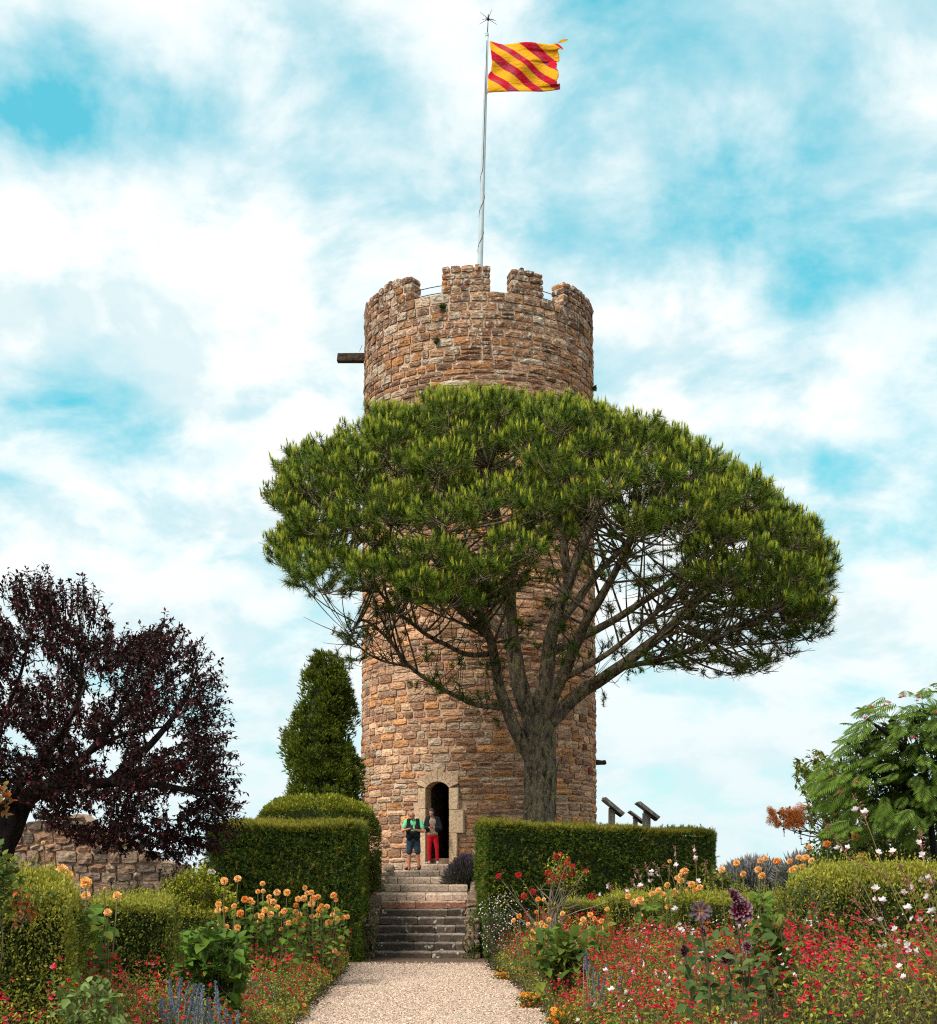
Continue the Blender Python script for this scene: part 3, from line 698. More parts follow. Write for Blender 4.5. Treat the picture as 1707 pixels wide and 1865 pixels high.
for side, xw in ((-1, SX0 - .02), (1, SX1 + .02)):       # low flank walls
    mb = MB(); xo = xw + side * .24
    prof = [(28.35, .12), (28.6, .35), (30.9, 1.22), (31.4, 1.30), (31.4, -.1), (28.35, -.1)]
    m = len(prof); V = [(xw, y, z_) for y, z_ in prof] + [(xo, y, z_) for y, z_ in prof]
    mb.add(V, [tuple(range(m)), tuple(range(2 * m - 1, m - 1, -1))] + [(i, (i + 1) % m, (i + 1) % m + m, i + m) for i in range(m)])
    fw = mb.build('flank_wall', M_RUBBLE, stairs); fw.data.color_attributes['tint'].data.foreach_set('color', np.tile((.24, .18, .13, 1), len(fw.data.vertices)).astype(np.float32))
    for q in range(12):
        yy = 28.32 + q * .21; zt = np.interp(yy, [28.35, 28.6, 30.9], [.12, .35, 1.22])
        zz = max(0, zt - .5)
        mb = MB(); mb.box(((xw + xo) / 2, yy + .08, zt - .02), (.27, .22, .14), None, rubcol() * .8, .02); mb.build('coping_stone', M_RUBBLE, fw)
    for (V, Fc, c) in rubble(None, min(xw, xo), max(xw, xo), 0, .9, lambda V: np.stack([V[:, 0], 28.30 - V[:, 2], V[:, 1]], 1), (.12, .2), (.12, .18), rubcol, .15): mk('rubble_stone', V, Fc, M_RUBBLE, fw, c)
    # rubble bank along the upper flight
    for (V, Fc, c) in rubble(None, 31.4, 38.6, -.15, .22, lambda V, xw=xw, side=side: np.stack([xw + side * (.04 + V[:, 1] * .3) - side * V[:, 2], V[:, 0], np.interp(V[:, 0], [31.2, 38.4], [1.15, 1.8]) + V[:, 1]], 1), (.25, .5), (.15, .22), rubcol, .15): mk('rubble_stone', V, Fc, M_RUBBLE, fw, c)

# ------------------------------------------------------------------ ruined wall at the left
wy = 26.5
rw = empty('ruined_wall', (-7.6, wy, 0), 'low ruined rubble stone wall behind the purple leaved tree', 'wall')
wx = np.linspace(-16, -5.4, 26); wt = 2.95 - .0 * wx + .10 * np.sin(wx * 3.1) + .08 * np.sin(wx * 7.3); wt = wt - .35 * sstep(-7.8, -6.6, wx) - .7 * sstep(-6.6, -5.6, wx)
wv = np.concatenate([np.stack([wx, wx * 0 + wy, wx * 0 - .1], 1), np.stack([wx, wx * 0 + wy, wt - .1], 1), np.stack([wx, wx * 0 + wy + .6, wt - .1], 1), np.stack([wx, wx * 0 + wy + .6, wx * 0 - .1], 1)]); q = 26
rw_core = mk('wall_core', wv, [(r * q + i, r * q + i + 1, (r + 1) * q + i + 1, (r + 1) * q + i) for r in range(3) for i in range(q - 1)] + [(0, q, 2 * q, 3 * q), (q - 1, 4 * q - 1, 3 * q - 1, 2 * q - 1)], M_MORTAR, rw)
cnt = 0; rest = MB()
for (V, Fc, c) in rubble(None, -15.9, -5.45, .0, 2.98, lambda V: np.stack([V[:, 0], wy - .07 - V[:, 2], V[:, 1]], 1), (.16, .42), (.13, .27), lambda: np.array(((.36, .25, .18), (.27, .2, .16), (.42, .32, .24), (.2, .16, .13), (.38, .24, .16))[RNG.integers(5)]) * RNG.uniform(.8, 1.2), .25, .04, .014):
    c0 = V.mean(0)
    if c0[2] > np.interp(c0[0], wx, wt) or c0[0] > -5.5: continue
    if c0[0] > -9.4 and c0[2] > .8: mk('stone', V, Fc, M_RUBBLE, rw, c)
    else: rest.add(V, Fc, c)
o = rest.build('stone', M_RUBBLE, rw); o['kind'] = 'stuff'

# ------------------------------------------------------------------ the umbrella pine
PD = 33.0
pine = empty('umbrella_pine', P(982, 1580, PD), 'large umbrella pine with spreading green crown in front of the tower', 'tree')
def IP(px, py, d): return P(px, py, PD + d)
LIMBS = [   # (image points with depth offsets, start radius, end radius)
    ([(983, 1590, 0), (982, 1500, 0), (984, 1400, 0), (982, 1345, 0), (978, 1305, 0)], .43, .36, 'trunk'),
    ([(968, 1385, -.05), (942, 1335, -.3), (918, 1280, -.5), (905, 1225, -.8), (890, 1150, -1.4), (850, 1060, -2.4), (800, 970, -3.6)], .20, .05, 'limb'),
    ([(972, 1320, 0), (945, 1240, .1), (930, 1150, .1), (925, 1060, -.4), (905, 950, -1.2), (890, 850, -2)], .27, .06, 'limb'),
    ([(978, 1315, .1), (990, 1250, .4), (1005, 1160, .6), (1035, 1060, .6), (1075, 960, .4), (1120, 860, .2)], .26, .06, 'limb'),
    ([(985, 1320, -.1), (1020, 1240, -.6), (1060, 1150, -1.2), (1110, 1060, -2), (1160, 970, -3)], .19, .05, 'limb'),
    ([(1000, 1318, 0), (1050, 1268, .1), (1110, 1228, .2), (1190, 1168, .4), (1260, 1105, .6), (1340, 1040, .8), (1430, 985, .8)], .21, .05, 'limb'),
    ([(935, 1170, .1), (890, 1130, .6), (820, 1085, 1.2), (740, 1060, 1.6), (640, 1020, 1.6), (560, 985, 1.4)], .15, .04, 'limb'),
    ([(925, 1130, .1), (870, 1060, 1.4), (810, 990, 2.6), (740, 900, 3.4)], .14, .04, 'limb'),
    ([(1010, 1150, .6), (1060, 1080, 1.8), (1130, 1000, 3), (1210, 900, 3.8)], .14, .04, 'limb'),
    ([(1000, 1190, .5), (1080, 1150, 1.0), (1180, 1090, 1.4), (1290, 1010, 1.5), (1360, 920, 1.2)], .13, .04, 'limb'),
    ([(1065, 1250, .1), (1140, 1215, -.6), (1230, 1195, -1.4), (1330, 1150, -2), (1420, 1100, -2.2)], .09, .03, 'limb'),
    ([(910, 1290, -.5), (860, 1280, -.9), (800, 1252, -1.4), (745, 1215, -1.8), (700, 1160, -2.1), (660, 1130, -2.2), (640, 1150, -2.3)], .075, .02, 'limb'),
    ([(745, 1215, -1.8), (700, 1205, -2.2), (660, 1180, -2.5), (635, 1150, -2.6)], .035, .012, 'limb'),
    ([(905, 1190, -.7), (850, 1190, -1.2), (770, 1150, -1.9), (700, 1095, -2.5), (660, 1040, -2.9)], .08, .02, 'limb'),
    ([(1020, 1240, -.6), (1100, 1195, -1.2), (1180, 1130, -1.8), (1260, 1060, -2.4), (1320, 990, -2.7)], .09, .03, 'limb'),
    ([(900, 1170, -1.2), (860, 1130, -1.8), (780, 1060, -2.8), (700, 1000, -3.4), (620, 940, -3.2)], .11, .03, 'limb'),
    ([(930, 1060, -.4), (960, 960, -1.8), (990, 880, -3)], .12, .04, 'limb'),
    ([(925, 1040, -.3), (880, 940, 1), (840, 840, 2), (800, 780, 2.2)], .12, .04, 'limb'),
    ([(1035, 1060, .6), (1020, 940, .2), (1010, 830, 0), (1000, 760, 0)], .13, .04, 'limb'),
]
skp = []; skr = []
mbt = MB(); mbl = MB()
for (pts, r0, r1, kind) in LIMBS:
    r0 = r0 * (.88 if kind == 'limb' else 1); path = smoothpath([IP(*q) for q in pts], 8 * len(pts)); t = np.linspace(0, 1, len(path))
    rad = r0 * (1 - t) ** .8 + r1 * (1 - (1 - t) ** .8) if kind == 'limb' else np.interp(t, [0, .15, .6, .85, 1], [.45, .395, .375, .40, .33])
    if kind == 'limb': path = path + vn(path, 2.2, 8)[:, None] * np.array((.05, .05, .02)) * np.minimum(1, t * 4)[:, None]
    if kind == 'trunk':
        ph = RNG.uniform(0, 6.28, 9)
        path = smoothpath(path, 70); rad = np.interp(np.linspace(0, 1, 70), t, rad)
        mbt.tube(path, rad, 40, wob=lambda i, a: 1 + .035 * np.sin(9 * a + ph[0] + .25 * np.sin(i * .5)) + .03 * np.sin(14 * a + ph[1] + .5 * np.sin(i * .31)) + .022 * np.sin(19 * a + i * .9) + .02 * np.sin(3 * a + i * .2))
    else:
        (mbt if r0 > .18 else mbl).tube(path, rad, 12 if r0 > .1 else 8, wob=(lambda i, a: 1 + .05 * np.sin(5 * a + i * .4) + .03 * np.sin(7 * a - i)) if r0 > .1 else None)
    if kind == 'limb': skp.append(path); skr.append(rad)
SKP = np.concatenate(skp); SKR = np.concatenate(skr)
mbt.build('trunk', M_PINEBARK, pine, True, False)
# crown envelope
SILX = np.array([470, 485, 500, 530, 560, 620, 660, 700, 750, 830, 900, 1000, 1100, 1190, 1290, 1380, 1430, 1480, 1520, 1535])
SILY = np.array([985, 925, 880, 835, 805, 782, 762, 735, 718, 702, 706, 718, 738, 760, 802, 862, 910, 955, 1000, 1045])
RIMX = np.array([470, 500, 560, 650, 760, 900, 980, 1050, 1200, 1300, 1400, 1480, 1535])
RIMZ = np.array([9.7, 9.2, 8.7, 8.0, 7.75, 7.9, 8.9, 9.3, 8.9, 8.0, 7.4, 7.5, 8.9])
tuft_p = []; tuft_d = []; tuft_s = []; tuft_k = []
subs = []
def scatter_poly(*poly):
    p_ = np.array(poly, float); lo, hi = p_.min(0), p_.max(0)
    while True:
        q = RNG.uniform(lo, hi)
        if inside(q[0], q[1], p_): return q
tries = 0
while len(subs) < 285 and tries < 30000:
    tries += 1
    px = RNG.uniform(500, 1506); X = (px - CX) / F * PD; e = (px - 1003) / 530
    Ry = 5.7 * math.sqrt(max(.02, 1 - e * e)); w = -math.cos(RNG.uniform(0, .80) * PI)
    Y = PD + w * Ry; zs_ = CH + (HZ - np.interp(px, SILX, SILY)) / F * PD - .32; zr = np.interp(px, RIMX, RIMZ)
    if w > 0: zr = max(zr, zs_ - 2.6)
    z_ = zr + (zs_ - zr) * (1 - abs(w) ** 2.1) ** .62
    p = np.array((X, Y, z_ + RNG.uniform(-.25, .05))); sh_ = RNG.uniform(0, .9) if RNG.random() < .45 else 0; p = p + (np.array((IP(1003, 1000, 0)[0], PD, 8.5)) - p) * .11 * sh_ - (0, 0, .35 * sh_)
    # keep the cluster's outline under the crown's outline as seen, whatever its depth
    u_ = F / Y; top = HZ - (p[2] + .40 - CH) * u_; pxx = CX + p[0] * u_
    r_ = RNG.choice((.42, .6, .75, .95, 1.1), p=(.2, .25, .25, .2, .1)) * RNG.uniform(.9, 1.1)
    if top - (r_ * .66 - .34) * u_ < np.interp(pxx, SILX, SILY) - 6 or pxx - r_ * u_ < 473 or pxx + r_ * u_ > 1533: continue
    if 1020 < pxx < 1260 and HZ - (p[2] - CH) * u_ > 965 and w < 0: continue
    if any(np.linalg.norm((p - q[0]) * (1, 1, 1.3)) < .57 * (r_ + q[1]) for q in subs): continue
    subs.append((p, r_, 1.0))
for _ in range(72):
    px, py = scatter_poly((1130, 1040), (1250, 1020), (1400, 1040), (1500, 1040), (1480, 1130), (1430, 1200), (1340, 1226), (1205, 1228), (1170, 1190), (1260, 1130), (1180, 1090)); subs.append((IP(px, py, RNG.uniform(-2.4, 1.2)), RNG.uniform(.3, .5), RNG.uniform(.15, .4) + (.2 if px > 1400 else 0)))
for _ in range(44):
    px, py = scatter_poly((620, 1010), (760, 1000), (950, 1000), (940, 1060), (860, 1110), (760, 1080), (660, 1060)); subs.append((IP(px, py, RNG.uniform(-3.6, -1.5)), RNG.uniform(.35, .55), RNG.uniform(.3, .6)))
# inner fill, lower fringe, stray tufts
for (px, py, d, r_, dn) in [(640, 1150, -2.4, .42, .3), (650, 1190, -2.5, .35, .25), (628, 1165, -2.5, .3, .3), (700, 1110, -2.3, .35, .22), (660, 1060, -2.8, .5, .4), (690, 1095, -2.8, .5, .3), (1190, 1200, -1.2, .4, .18), (1260, 1195, -1.6, .5, .25),
        (1330, 1190, -1.8, .55, .3), (1390, 1185, -1.9, .5, .35), (1430, 1150, -1.8, .5, .45), (1300, 1150, -1, .5, .3), (1370, 1130, -.5, .55, .45), (1250, 1110, .3, .5, .2), (1460, 1110, -1.2, .55, .6), (1200, 1130, .6, .5, .15),
        (1410, 1090, -1, .6, .6), (1340, 1090, -.3, .55, .35), (1130, 1180, -.8, .4, .12), (1490, 1060, -.8, .5, .8), (1470, 1010, -.5, .5, .8), (560, 1040, 1.0, .4, .4), (600, 1050, .6, .4, .35), (640, 1065, .2, .4, .3), (530, 1010, 1, .4, .5), (510, 975, .9, .4, .6),
        (900, 1090, -1.8, .45, .25), (870, 1130, -2.0, .4, .2), (920, 1170, -1.2, .35, .25), (890, 1200, -1.0, .3, .2), (960, 1130, -1.2, .35, .2), (1020, 1140, -1.2, .4, .22), (1010, 1090, -1.6, .45, .3), (990, 1040, -2.0, .5, .4), (820, 1080, -2.6, .45, .3),
        (760, 1060, -2.9, .5, .4), (940, 1010, -2.2, .5, .5), (1080, 1040, -1.6, .45, .2), (1110, 1100, -1.2, .4, .12), (800, 1245, -1.6, .25, .12), (850, 1270, -1.1, .22, .08), (1200, 1040, -1.2, .5, .2), (1280, 1050, -1.5, .5, .3), (1160, 1000, -2, .5, .3), (1240, 990, -2.2, .55, .4)]:
    subs.append((IP(px, py, d), r_, dn))
for (p, r_, dn) in subs:
    n = int(40 * (r_ / .8) ** 2 * dn) + 2
    d = rdir(n); d[:, 2] = np.abs(d[:, 2]) * 1.0 - (.25 if dn == 1 else .75); d = unit(d)
    q = p + d * np.array((r_, r_, r_ * .66)) * RNG.uniform(.6, 1.0, (n, 1))
    dd = unit(d * .9 + np.array((0, 0, .75)) + RNG.normal(0, .22, (n, 3)))
    tuft_p.append(q); tuft_d.append(dd); tuft_s.append(RNG.uniform(.8, 1.15, n) * RNG.uniform(.9, 1.15)); tuft_k.append(np.full(n, dn))
    # branch from the nearest limb, then twigs
    dist = np.linalg.norm(SKP - (p + np.array((0, 0, -.5))), axis=1) + np.maximum(0, SKP[:, 2] - p[2] + .1) * (3 if dn == 1 else .3)
    j = int(np.argmin(dist)); s0 = SKP[j]; e0 = p + np.array((0, 0, -.28 * r_))
    mid = (s0 + e0) / 2 + np.array((0, 0, -.10 * dist[j])) + RNG.normal(0, .10, 3); rb = min(SKR[j] * .55, .022 + .014 * dist[j])
    if dist[j] > .15:
        pa_ = bez(s0, mid, e0, 9); mbl.tube(pa_, np.linspace(rb, .014, 9), 6)
    for m in range(min(n, 11)):
        mbl.tube(bez(e0 + RNG.normal(0, .05, 3), (e0 + q[m]) / 2 + (0, 0, -.07), q[m], 4), [.013, .011, .009, .006], 4, cap=False)
    if dn < 1:
        for m in range(5):
            s1 = e0 + RNG.normal(0, .1, 3); e1 = s1 + rdir(1)[0] * np.array((.6, .6, .3)); mbl.tube(bez(s1, (s1 + e1) / 2 + RNG.normal(0, .1, 3), e1, 5), [.010, .008, .007, .005, .004], 4, cap=False)
# many thin branches fanning up from the limbs into the crown
dome = [q for q in subs if q[2] == 1.0 and q[0][1] < PD + 2.5]
for m in range(230):
    p = dome[RNG.integers(len(dome))][0] + RNG.normal(0, .25, 3) - (0, 0, .3); dd_ = np.linalg.norm(SKP - p, axis=1); ok = np.where((dd_ > 1.2) & (dd_ < 4.2) & (SKP[:, 2] < p[2] - .5) & (SKP[:, 2] > 5.2))[0]
    if not len(ok) or CX + p[0] / p[1] * F < 610: continue
    s0 = SKP[ok[RNG.integers(len(ok))]]; L_ = np.linalg.norm(p - s0); mid = (s0 + p) / 2 + np.array(((p[0] - s0[0]) * .18, (p[1] - s0[1]) * .18, -.10 * L_)) + RNG.normal(0, .12, 3)
    mbl.tube(bez(s0, mid, p, 9), np.linspace(.011 + .005 * L_, .006, 9), 5, cap=False)
# dry twigs inside the hollow of the crown
for m in range(700):
    j = RNG.integers(len(SKP)); s1 = SKP[j]
    if SKR[j] > .14: continue
    e1 = s1 + rdir(1)[0] * RNG.uniform(.4, 1.1) + np.array((0, -.1, .35)); pa_ = bez(s1, (s1 + e1) / 2 + RNG.normal(0, .12, 3), e1, 6); mbl.tube(pa_, np.linspace(.013, .004, 6), 4, cap=False)
    if m % 3 == 0:
        tuft_p.append(pa_[-2:]); tuft_d.append(unit(RNG.normal(0, .4, (2, 3)) + (0, 0, .7))); tuft_s.append(np.array((.75, .6))); tuft_k.append(np.full(2, .2))
mbl.build('branches', M_PINEBARK, pine, True, False)
TP, TD, TS, TK = map(np.concatenate, (tuft_p, tuft_d, tuft_s, tuft_k))
nn = 60
def needles(P_, D_, S_, K_, nn, up):
    n = len(P_); base_ = np.repeat(P_, nn, 0); ax = np.repeat(D_, nn, 0); t = RNG.random((n * nn, 1))
    sp = unit(ax * RNG.uniform(.15, 1.0, (n * nn, 1)) * up + rdir(n * nn) * .85)
    L = .20 * np.repeat(S_, nn)[:, None] * RNG.uniform(.75, 1.1, (n * nn, 1)); base_ = base_ + ax * (t * .20 - .16)
    side = unit(np.cross(sp, rdir(n * nn))) * .0066
    V = np.stack([base_ - side, base_ + side, base_ + sp * L], 1).reshape(-1, 3)
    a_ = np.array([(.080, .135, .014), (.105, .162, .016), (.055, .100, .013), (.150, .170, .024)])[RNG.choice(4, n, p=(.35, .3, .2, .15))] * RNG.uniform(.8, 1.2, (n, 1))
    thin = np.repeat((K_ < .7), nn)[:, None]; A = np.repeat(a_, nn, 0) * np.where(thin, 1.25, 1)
    C = np.stack([A * .55, A * .55, A * 1.55 + (.03, .03, 0)], 1).reshape(-1, 3)  # shaded crown interior and sunlit tips put into each needle's colour
    return V, np.arange(n * nn * 3).reshape(-1, 3), C
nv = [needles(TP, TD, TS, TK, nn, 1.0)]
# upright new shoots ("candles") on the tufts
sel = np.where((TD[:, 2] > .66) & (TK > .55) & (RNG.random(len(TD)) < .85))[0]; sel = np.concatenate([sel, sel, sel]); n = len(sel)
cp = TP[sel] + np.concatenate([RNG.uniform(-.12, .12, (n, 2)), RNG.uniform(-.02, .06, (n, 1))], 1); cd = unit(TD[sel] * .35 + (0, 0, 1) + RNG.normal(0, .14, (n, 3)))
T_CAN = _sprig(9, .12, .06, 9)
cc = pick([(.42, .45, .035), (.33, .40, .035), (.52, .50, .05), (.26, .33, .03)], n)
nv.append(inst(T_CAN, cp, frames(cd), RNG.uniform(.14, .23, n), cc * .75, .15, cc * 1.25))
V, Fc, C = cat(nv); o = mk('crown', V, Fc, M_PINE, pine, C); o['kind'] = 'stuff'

# ------------------------------------------------------------------ leafy trees and shrubs: shoots carrying leaves
def shoots_plant(root, name, starts, ends, nleaf, lsize, cols, leafmat, stemmat, T=T_LEAF, stemr=.006, stemcol=(.08, .06, .04), droop=.1, spread=.9, tip=1.25, t0=.15, wts=None, foliage='foliage', stemname='branches', sagn=1.0):
    mb = MB(); lp = []; ld = []
    for s, e in zip(starts, ends):
        L = np.linalg.norm(e - s); pa_ = bez(s, (s + e) / 2 + RNG.normal(0, .12 * L, 3), e, 5); mb.tube(pa_, np.linspace(stemr, stemr * .4, 5), 4, stemcol, cap=False)
        t = RNG.uniform(t0, 1.03, nleaf); i = np.clip((t * 4).astype(int), 0, 3); f = t * 4 - i
        lp.append(pa_[i] * (1 - f[:, None]) + pa_[i + 1] * f[:, None]); ax = unit(pa_[i + 1] - pa_[i]); ld.append(unit(ax * .5 + rdir(nleaf) * spread + (0, 0, -droop)))
    lp = np.concatenate(lp); ld = np.concatenate(ld); n = len(lp); c = pick(cols, n, wts)
    V, Fc, C = inst(T, lp, frames(ld, (0, 0, 1)), lsize * RNG.uniform(.6, 1.2, n), c, .2, c * tip)
    f_ = mk(foliage, V, Fc, leafmat, root, C); f_['kind'] = 'stuff'
    b_ = mb.build(stemname, stemmat, root, True); b_['kind'] = 'stuff'; return f_, b_
def ell_pts(n, c, r, shell=0.0):
    d = rdir(n); rad = (shell + (1 - shell) * RNG.random((n, 1))) ** (1 / 3); return np.asarray(c) + d * rad * np.asarray(r)

# purple plum
QD = 22.0
plum = empty('purple_plum_tree', P(-20, 1640, QD), 'dark purple leaved plum tree leaning in from the left edge', 'tree')
mb = MB()
tl = [P(-75, 1815, QD), P(-50, 1690, QD), P(-12, 1560, QD), P(20, 1495, QD), P(50, 1452, QD), P(110, 1428, QD - .3), P(200, 1425, QD - .6), P(300, 1390, QD - .9)]
L1 = smoothpath(tl, 40); mb.tube(L1, np.interp(np.linspace(0, 1, 40), [0, .3, .6, 1], [.38, .30, .14, .04]), 14, wob=lambda i, a: 1 + .06 * np.sin(5 * a + i * .5) + .04 * np.sin(8 * a - i))
lim = [L1]
for pts in ([(15, 1500, 0), (-10, 1430, .2), (0, 1330, .5), (40, 1220, .6), (60, 1110, .6)], [(50, 1455, 0), (90, 1370, .3), (140, 1280, .5), (150, 1170, .3), (140, 1110, .2)], [(110, 1428, -.3), (180, 1350, -.5), (250, 1270, -.6), (290, 1190, -.5)],
            [(200, 1425, -.6), (280, 1350, -.2), (340, 1270, .2), (360, 1210, .3)], [(200, 1425, -.6), (290, 1430, -.9), (370, 1450, -1), (410, 1490, -1)], [(60, 1450, 0), (120, 1400, 1), (220, 1340, 1.5), (320, 1320, 1.6)], [(-10, 1440, 0), (-80, 1350, 0), (-120, 1220, 0), (-110, 1130, 0)], [(0, 1480, 0), (60, 1400, -1), (120, 1320, -1.6), (160, 1240, -1.6)]):
    pa_ = smoothpath([P(a, b, QD + d) for a, b, d in pts], 20); lim.append(pa_); mb.tube(pa_, np.linspace(.075, .012, 20), 8)
mb.build('trunk', M_BARK, plum, True, False)
LP = np.concatenate(lim)
st_, en_ = [], []
EDGE = np.array([(-200, 1060), (20, 1062), (75, 1055), (110, 1075), (150, 1072), (180, 1105), (212, 1172), (252, 1165), (300, 1140), (340, 1170), (370, 1195), (395, 1240), (400, 1300), (412, 1360), (425, 1440), (432, 1490), (415, 1545), (330, 1580), (250, 1570), (180, 1560), (120, 1530), (60, 1500), (20, 1440), (-60, 1480), (-200, 1500)], float)
while len(st_) < 2900:
    px, py = RNG.uniform(-200, 440), RNG.uniform(1050, 1585)
    if not inside(px + (px - 130) * .10, py + (py - 1340) * .08, EDGE): continue
    if RNG.random() < .45 and 300 < px and 1240 < py < 1330: continue
    if math.sin(px * .045 + 1.3 * math.sin(py * .03)) + math.sin(py * .052 + 1.1 * math.sin(px * .024)) + .6 * math.sin(px * .11 - py * .09) > .85 and py < 1500: continue
    e_ = math.hypot((px - 120) / 330, (py - 1320) / 290); dep = 2.3 * math.sqrt(max(.05, 1 - min(e_, 1) ** 2))
    p = P(px, py, QD + RNG.uniform(-1, 1) * dep)
    d = unit(np.array((p[0] + 6.0, (p[1] - QD) * .8, max(-.6, (p[2] - 3.8) * .6 + 1.2))) + RNG.normal(0, .9, 3))
    if py > 1500: d[2] = -abs(d[2]) * .5
    L = RNG.uniform(.3, .62); st_.append(p - d * L * .5); en_.append(p + d * L * .5)
for _ in range(190):
    i_ = RNG.integers(1, 17); f_ = RNG.random(); b_ = EDGE[i_] * (1 - f_) + EDGE[i_ + 1] * f_; o_ = unit(b_ - np.array((140., 1400.)) + RNG.normal(0, 60, 2)); l_ = RNG.uniform(-12, 26)
    dd_ = QD + RNG.uniform(-.8, .8); st_.append(P(*(b_ - o_ * 45), dd_)); en_.append(P(*(b_ + o_ * l_ - (0, 6)), dd_))
for (px, py) in [(80, 1052), (10, 1060), (30, 1050), (105, 1068), (140, 1070), (178, 1100), (205, 1138), (60, 1048), (300, 1132), (325, 1140), (290, 1140), (368, 1165), (360, 1180), (385, 1195), (395, 1228), (392, 1245), (405, 1290), (410, 1340), (418, 1345), (428, 1425), (430, 1478), (235, 1155), (262, 1150), (200, 1135), (150, 1078)]:
    for _ in range(4):
        q = P(px, py, QD + RNG.uniform(-.6, .6)) + RNG.normal(0, .05, 3); cdir = unit(np.array((px - 130, 0, 1380 - py)) / 100. + RNG.normal(0, .35, 3)); st_.append(q - cdir * RNG.uniform(.5, .9)); en_.append(q)
shoots_plant(plum, 'plum', st_, en_, 20, .088, [(.034, .013, .013), (.052, .015, .016), (.022, .011, .011), (.14, .016, .022), (.044, .024, .021)], M_PLUM, M_BARK, T_LEAF, .007, (.03, .02, .02), .25, .9, 1.3, .1, (4, 3, 4, 1.2, 2), 'crown')

# ------------------------------------------------------------------ conical cypress
CD_ = 34.5
cy = empty('conical_cypress', P(592, 1560, CD_), 'dark green conical cypress standing left of the tower', 'tree')
mb = MB(); mb.tube([P(592, 1600, CD_), P(592, 1400, CD_), P(594, 1240, CD_)], [.16, .12, .04], 8); mb.build('trunk', M_BARK, cy, True, False)
CYY = np.array([1192, 1205, 1225, 1260, 1300, 1345, 1380, 1420, 1460, 1500]); CYL = np.array([595, 580, 562, 550, 538, 520, 514, 530, 524, 520]); CYR = np.array([597, 608, 624, 641, 646, 642, 650, 660, 668, 672])
pl = []; dl = []
clumps = []
for k_ in range(520):
    y = 1198 + 300 * RNG.random() ** .8; a_ = RNG.uniform(0, 2 * PI); l = np.interp(y, CYY, CYL); r = np.interp(y, CYY, CYR); cx = (l + r) / 2; hw = (r - l) / 2 * .90
    k2 = RNG.uniform(.60, 1.0) * (1 + .06 * math.sin(y * .07 + 3 * a_)); q = P(cx + hw * math.sin(a_) * k2, y, CD_ + 0); q[1] -= math.cos(a_) * hw / F * CD_ * k2
    out_ = np.array((math.sin(a_), -math.cos(a_), .9)); rr = RNG.uniform(.10, .30)
    n = 38; d = unit(rdir(n) + out_ * .5); pl.append(q + d * rr * np.array((1, 1, 1.25)) * RNG.uniform(.4, 1, (n, 1))); dl.append(unit(out_ * .6 + d * .5 + RNG.normal(0, .3, (n, 3)) + (0, 0, .35)))
pl = np.concatenate(pl); dl = np.concatenate(dl); n = len(pl); c = pick([(.10, .145, .018), (.14, .18, .022), (.066, .10, .016), (.22, .235, .03)], n)
V, Fc, C = inst(T_SPRAY, pl, frames(dl), RNG.uniform(.09, .17, n), c, .2, c * 1.5); o = mk('crown', V, Fc, M_YEW, cy, C); o['kind'] = 'stuff'
mb = MB()
zz_ = np.linspace(1215, 1500, 12)
mb.tube([P((np.interp(y, CYY, CYL) + np.interp(y, CYY, CYR)) / 2, y, CD_) for y in zz_], [max(.05, (np.interp(y, CYY, CYR) - np.interp(y, CYY, CYL)) / 2 / F * CD_ * .60) for y in zz_], 14)
M_CORE = flat_mat('inner_twigs', (.018, .024, .010), .95, .05, 0, .5, 9, .6)
mb.build('inner_twigs', M_CORE, cy, True, False)

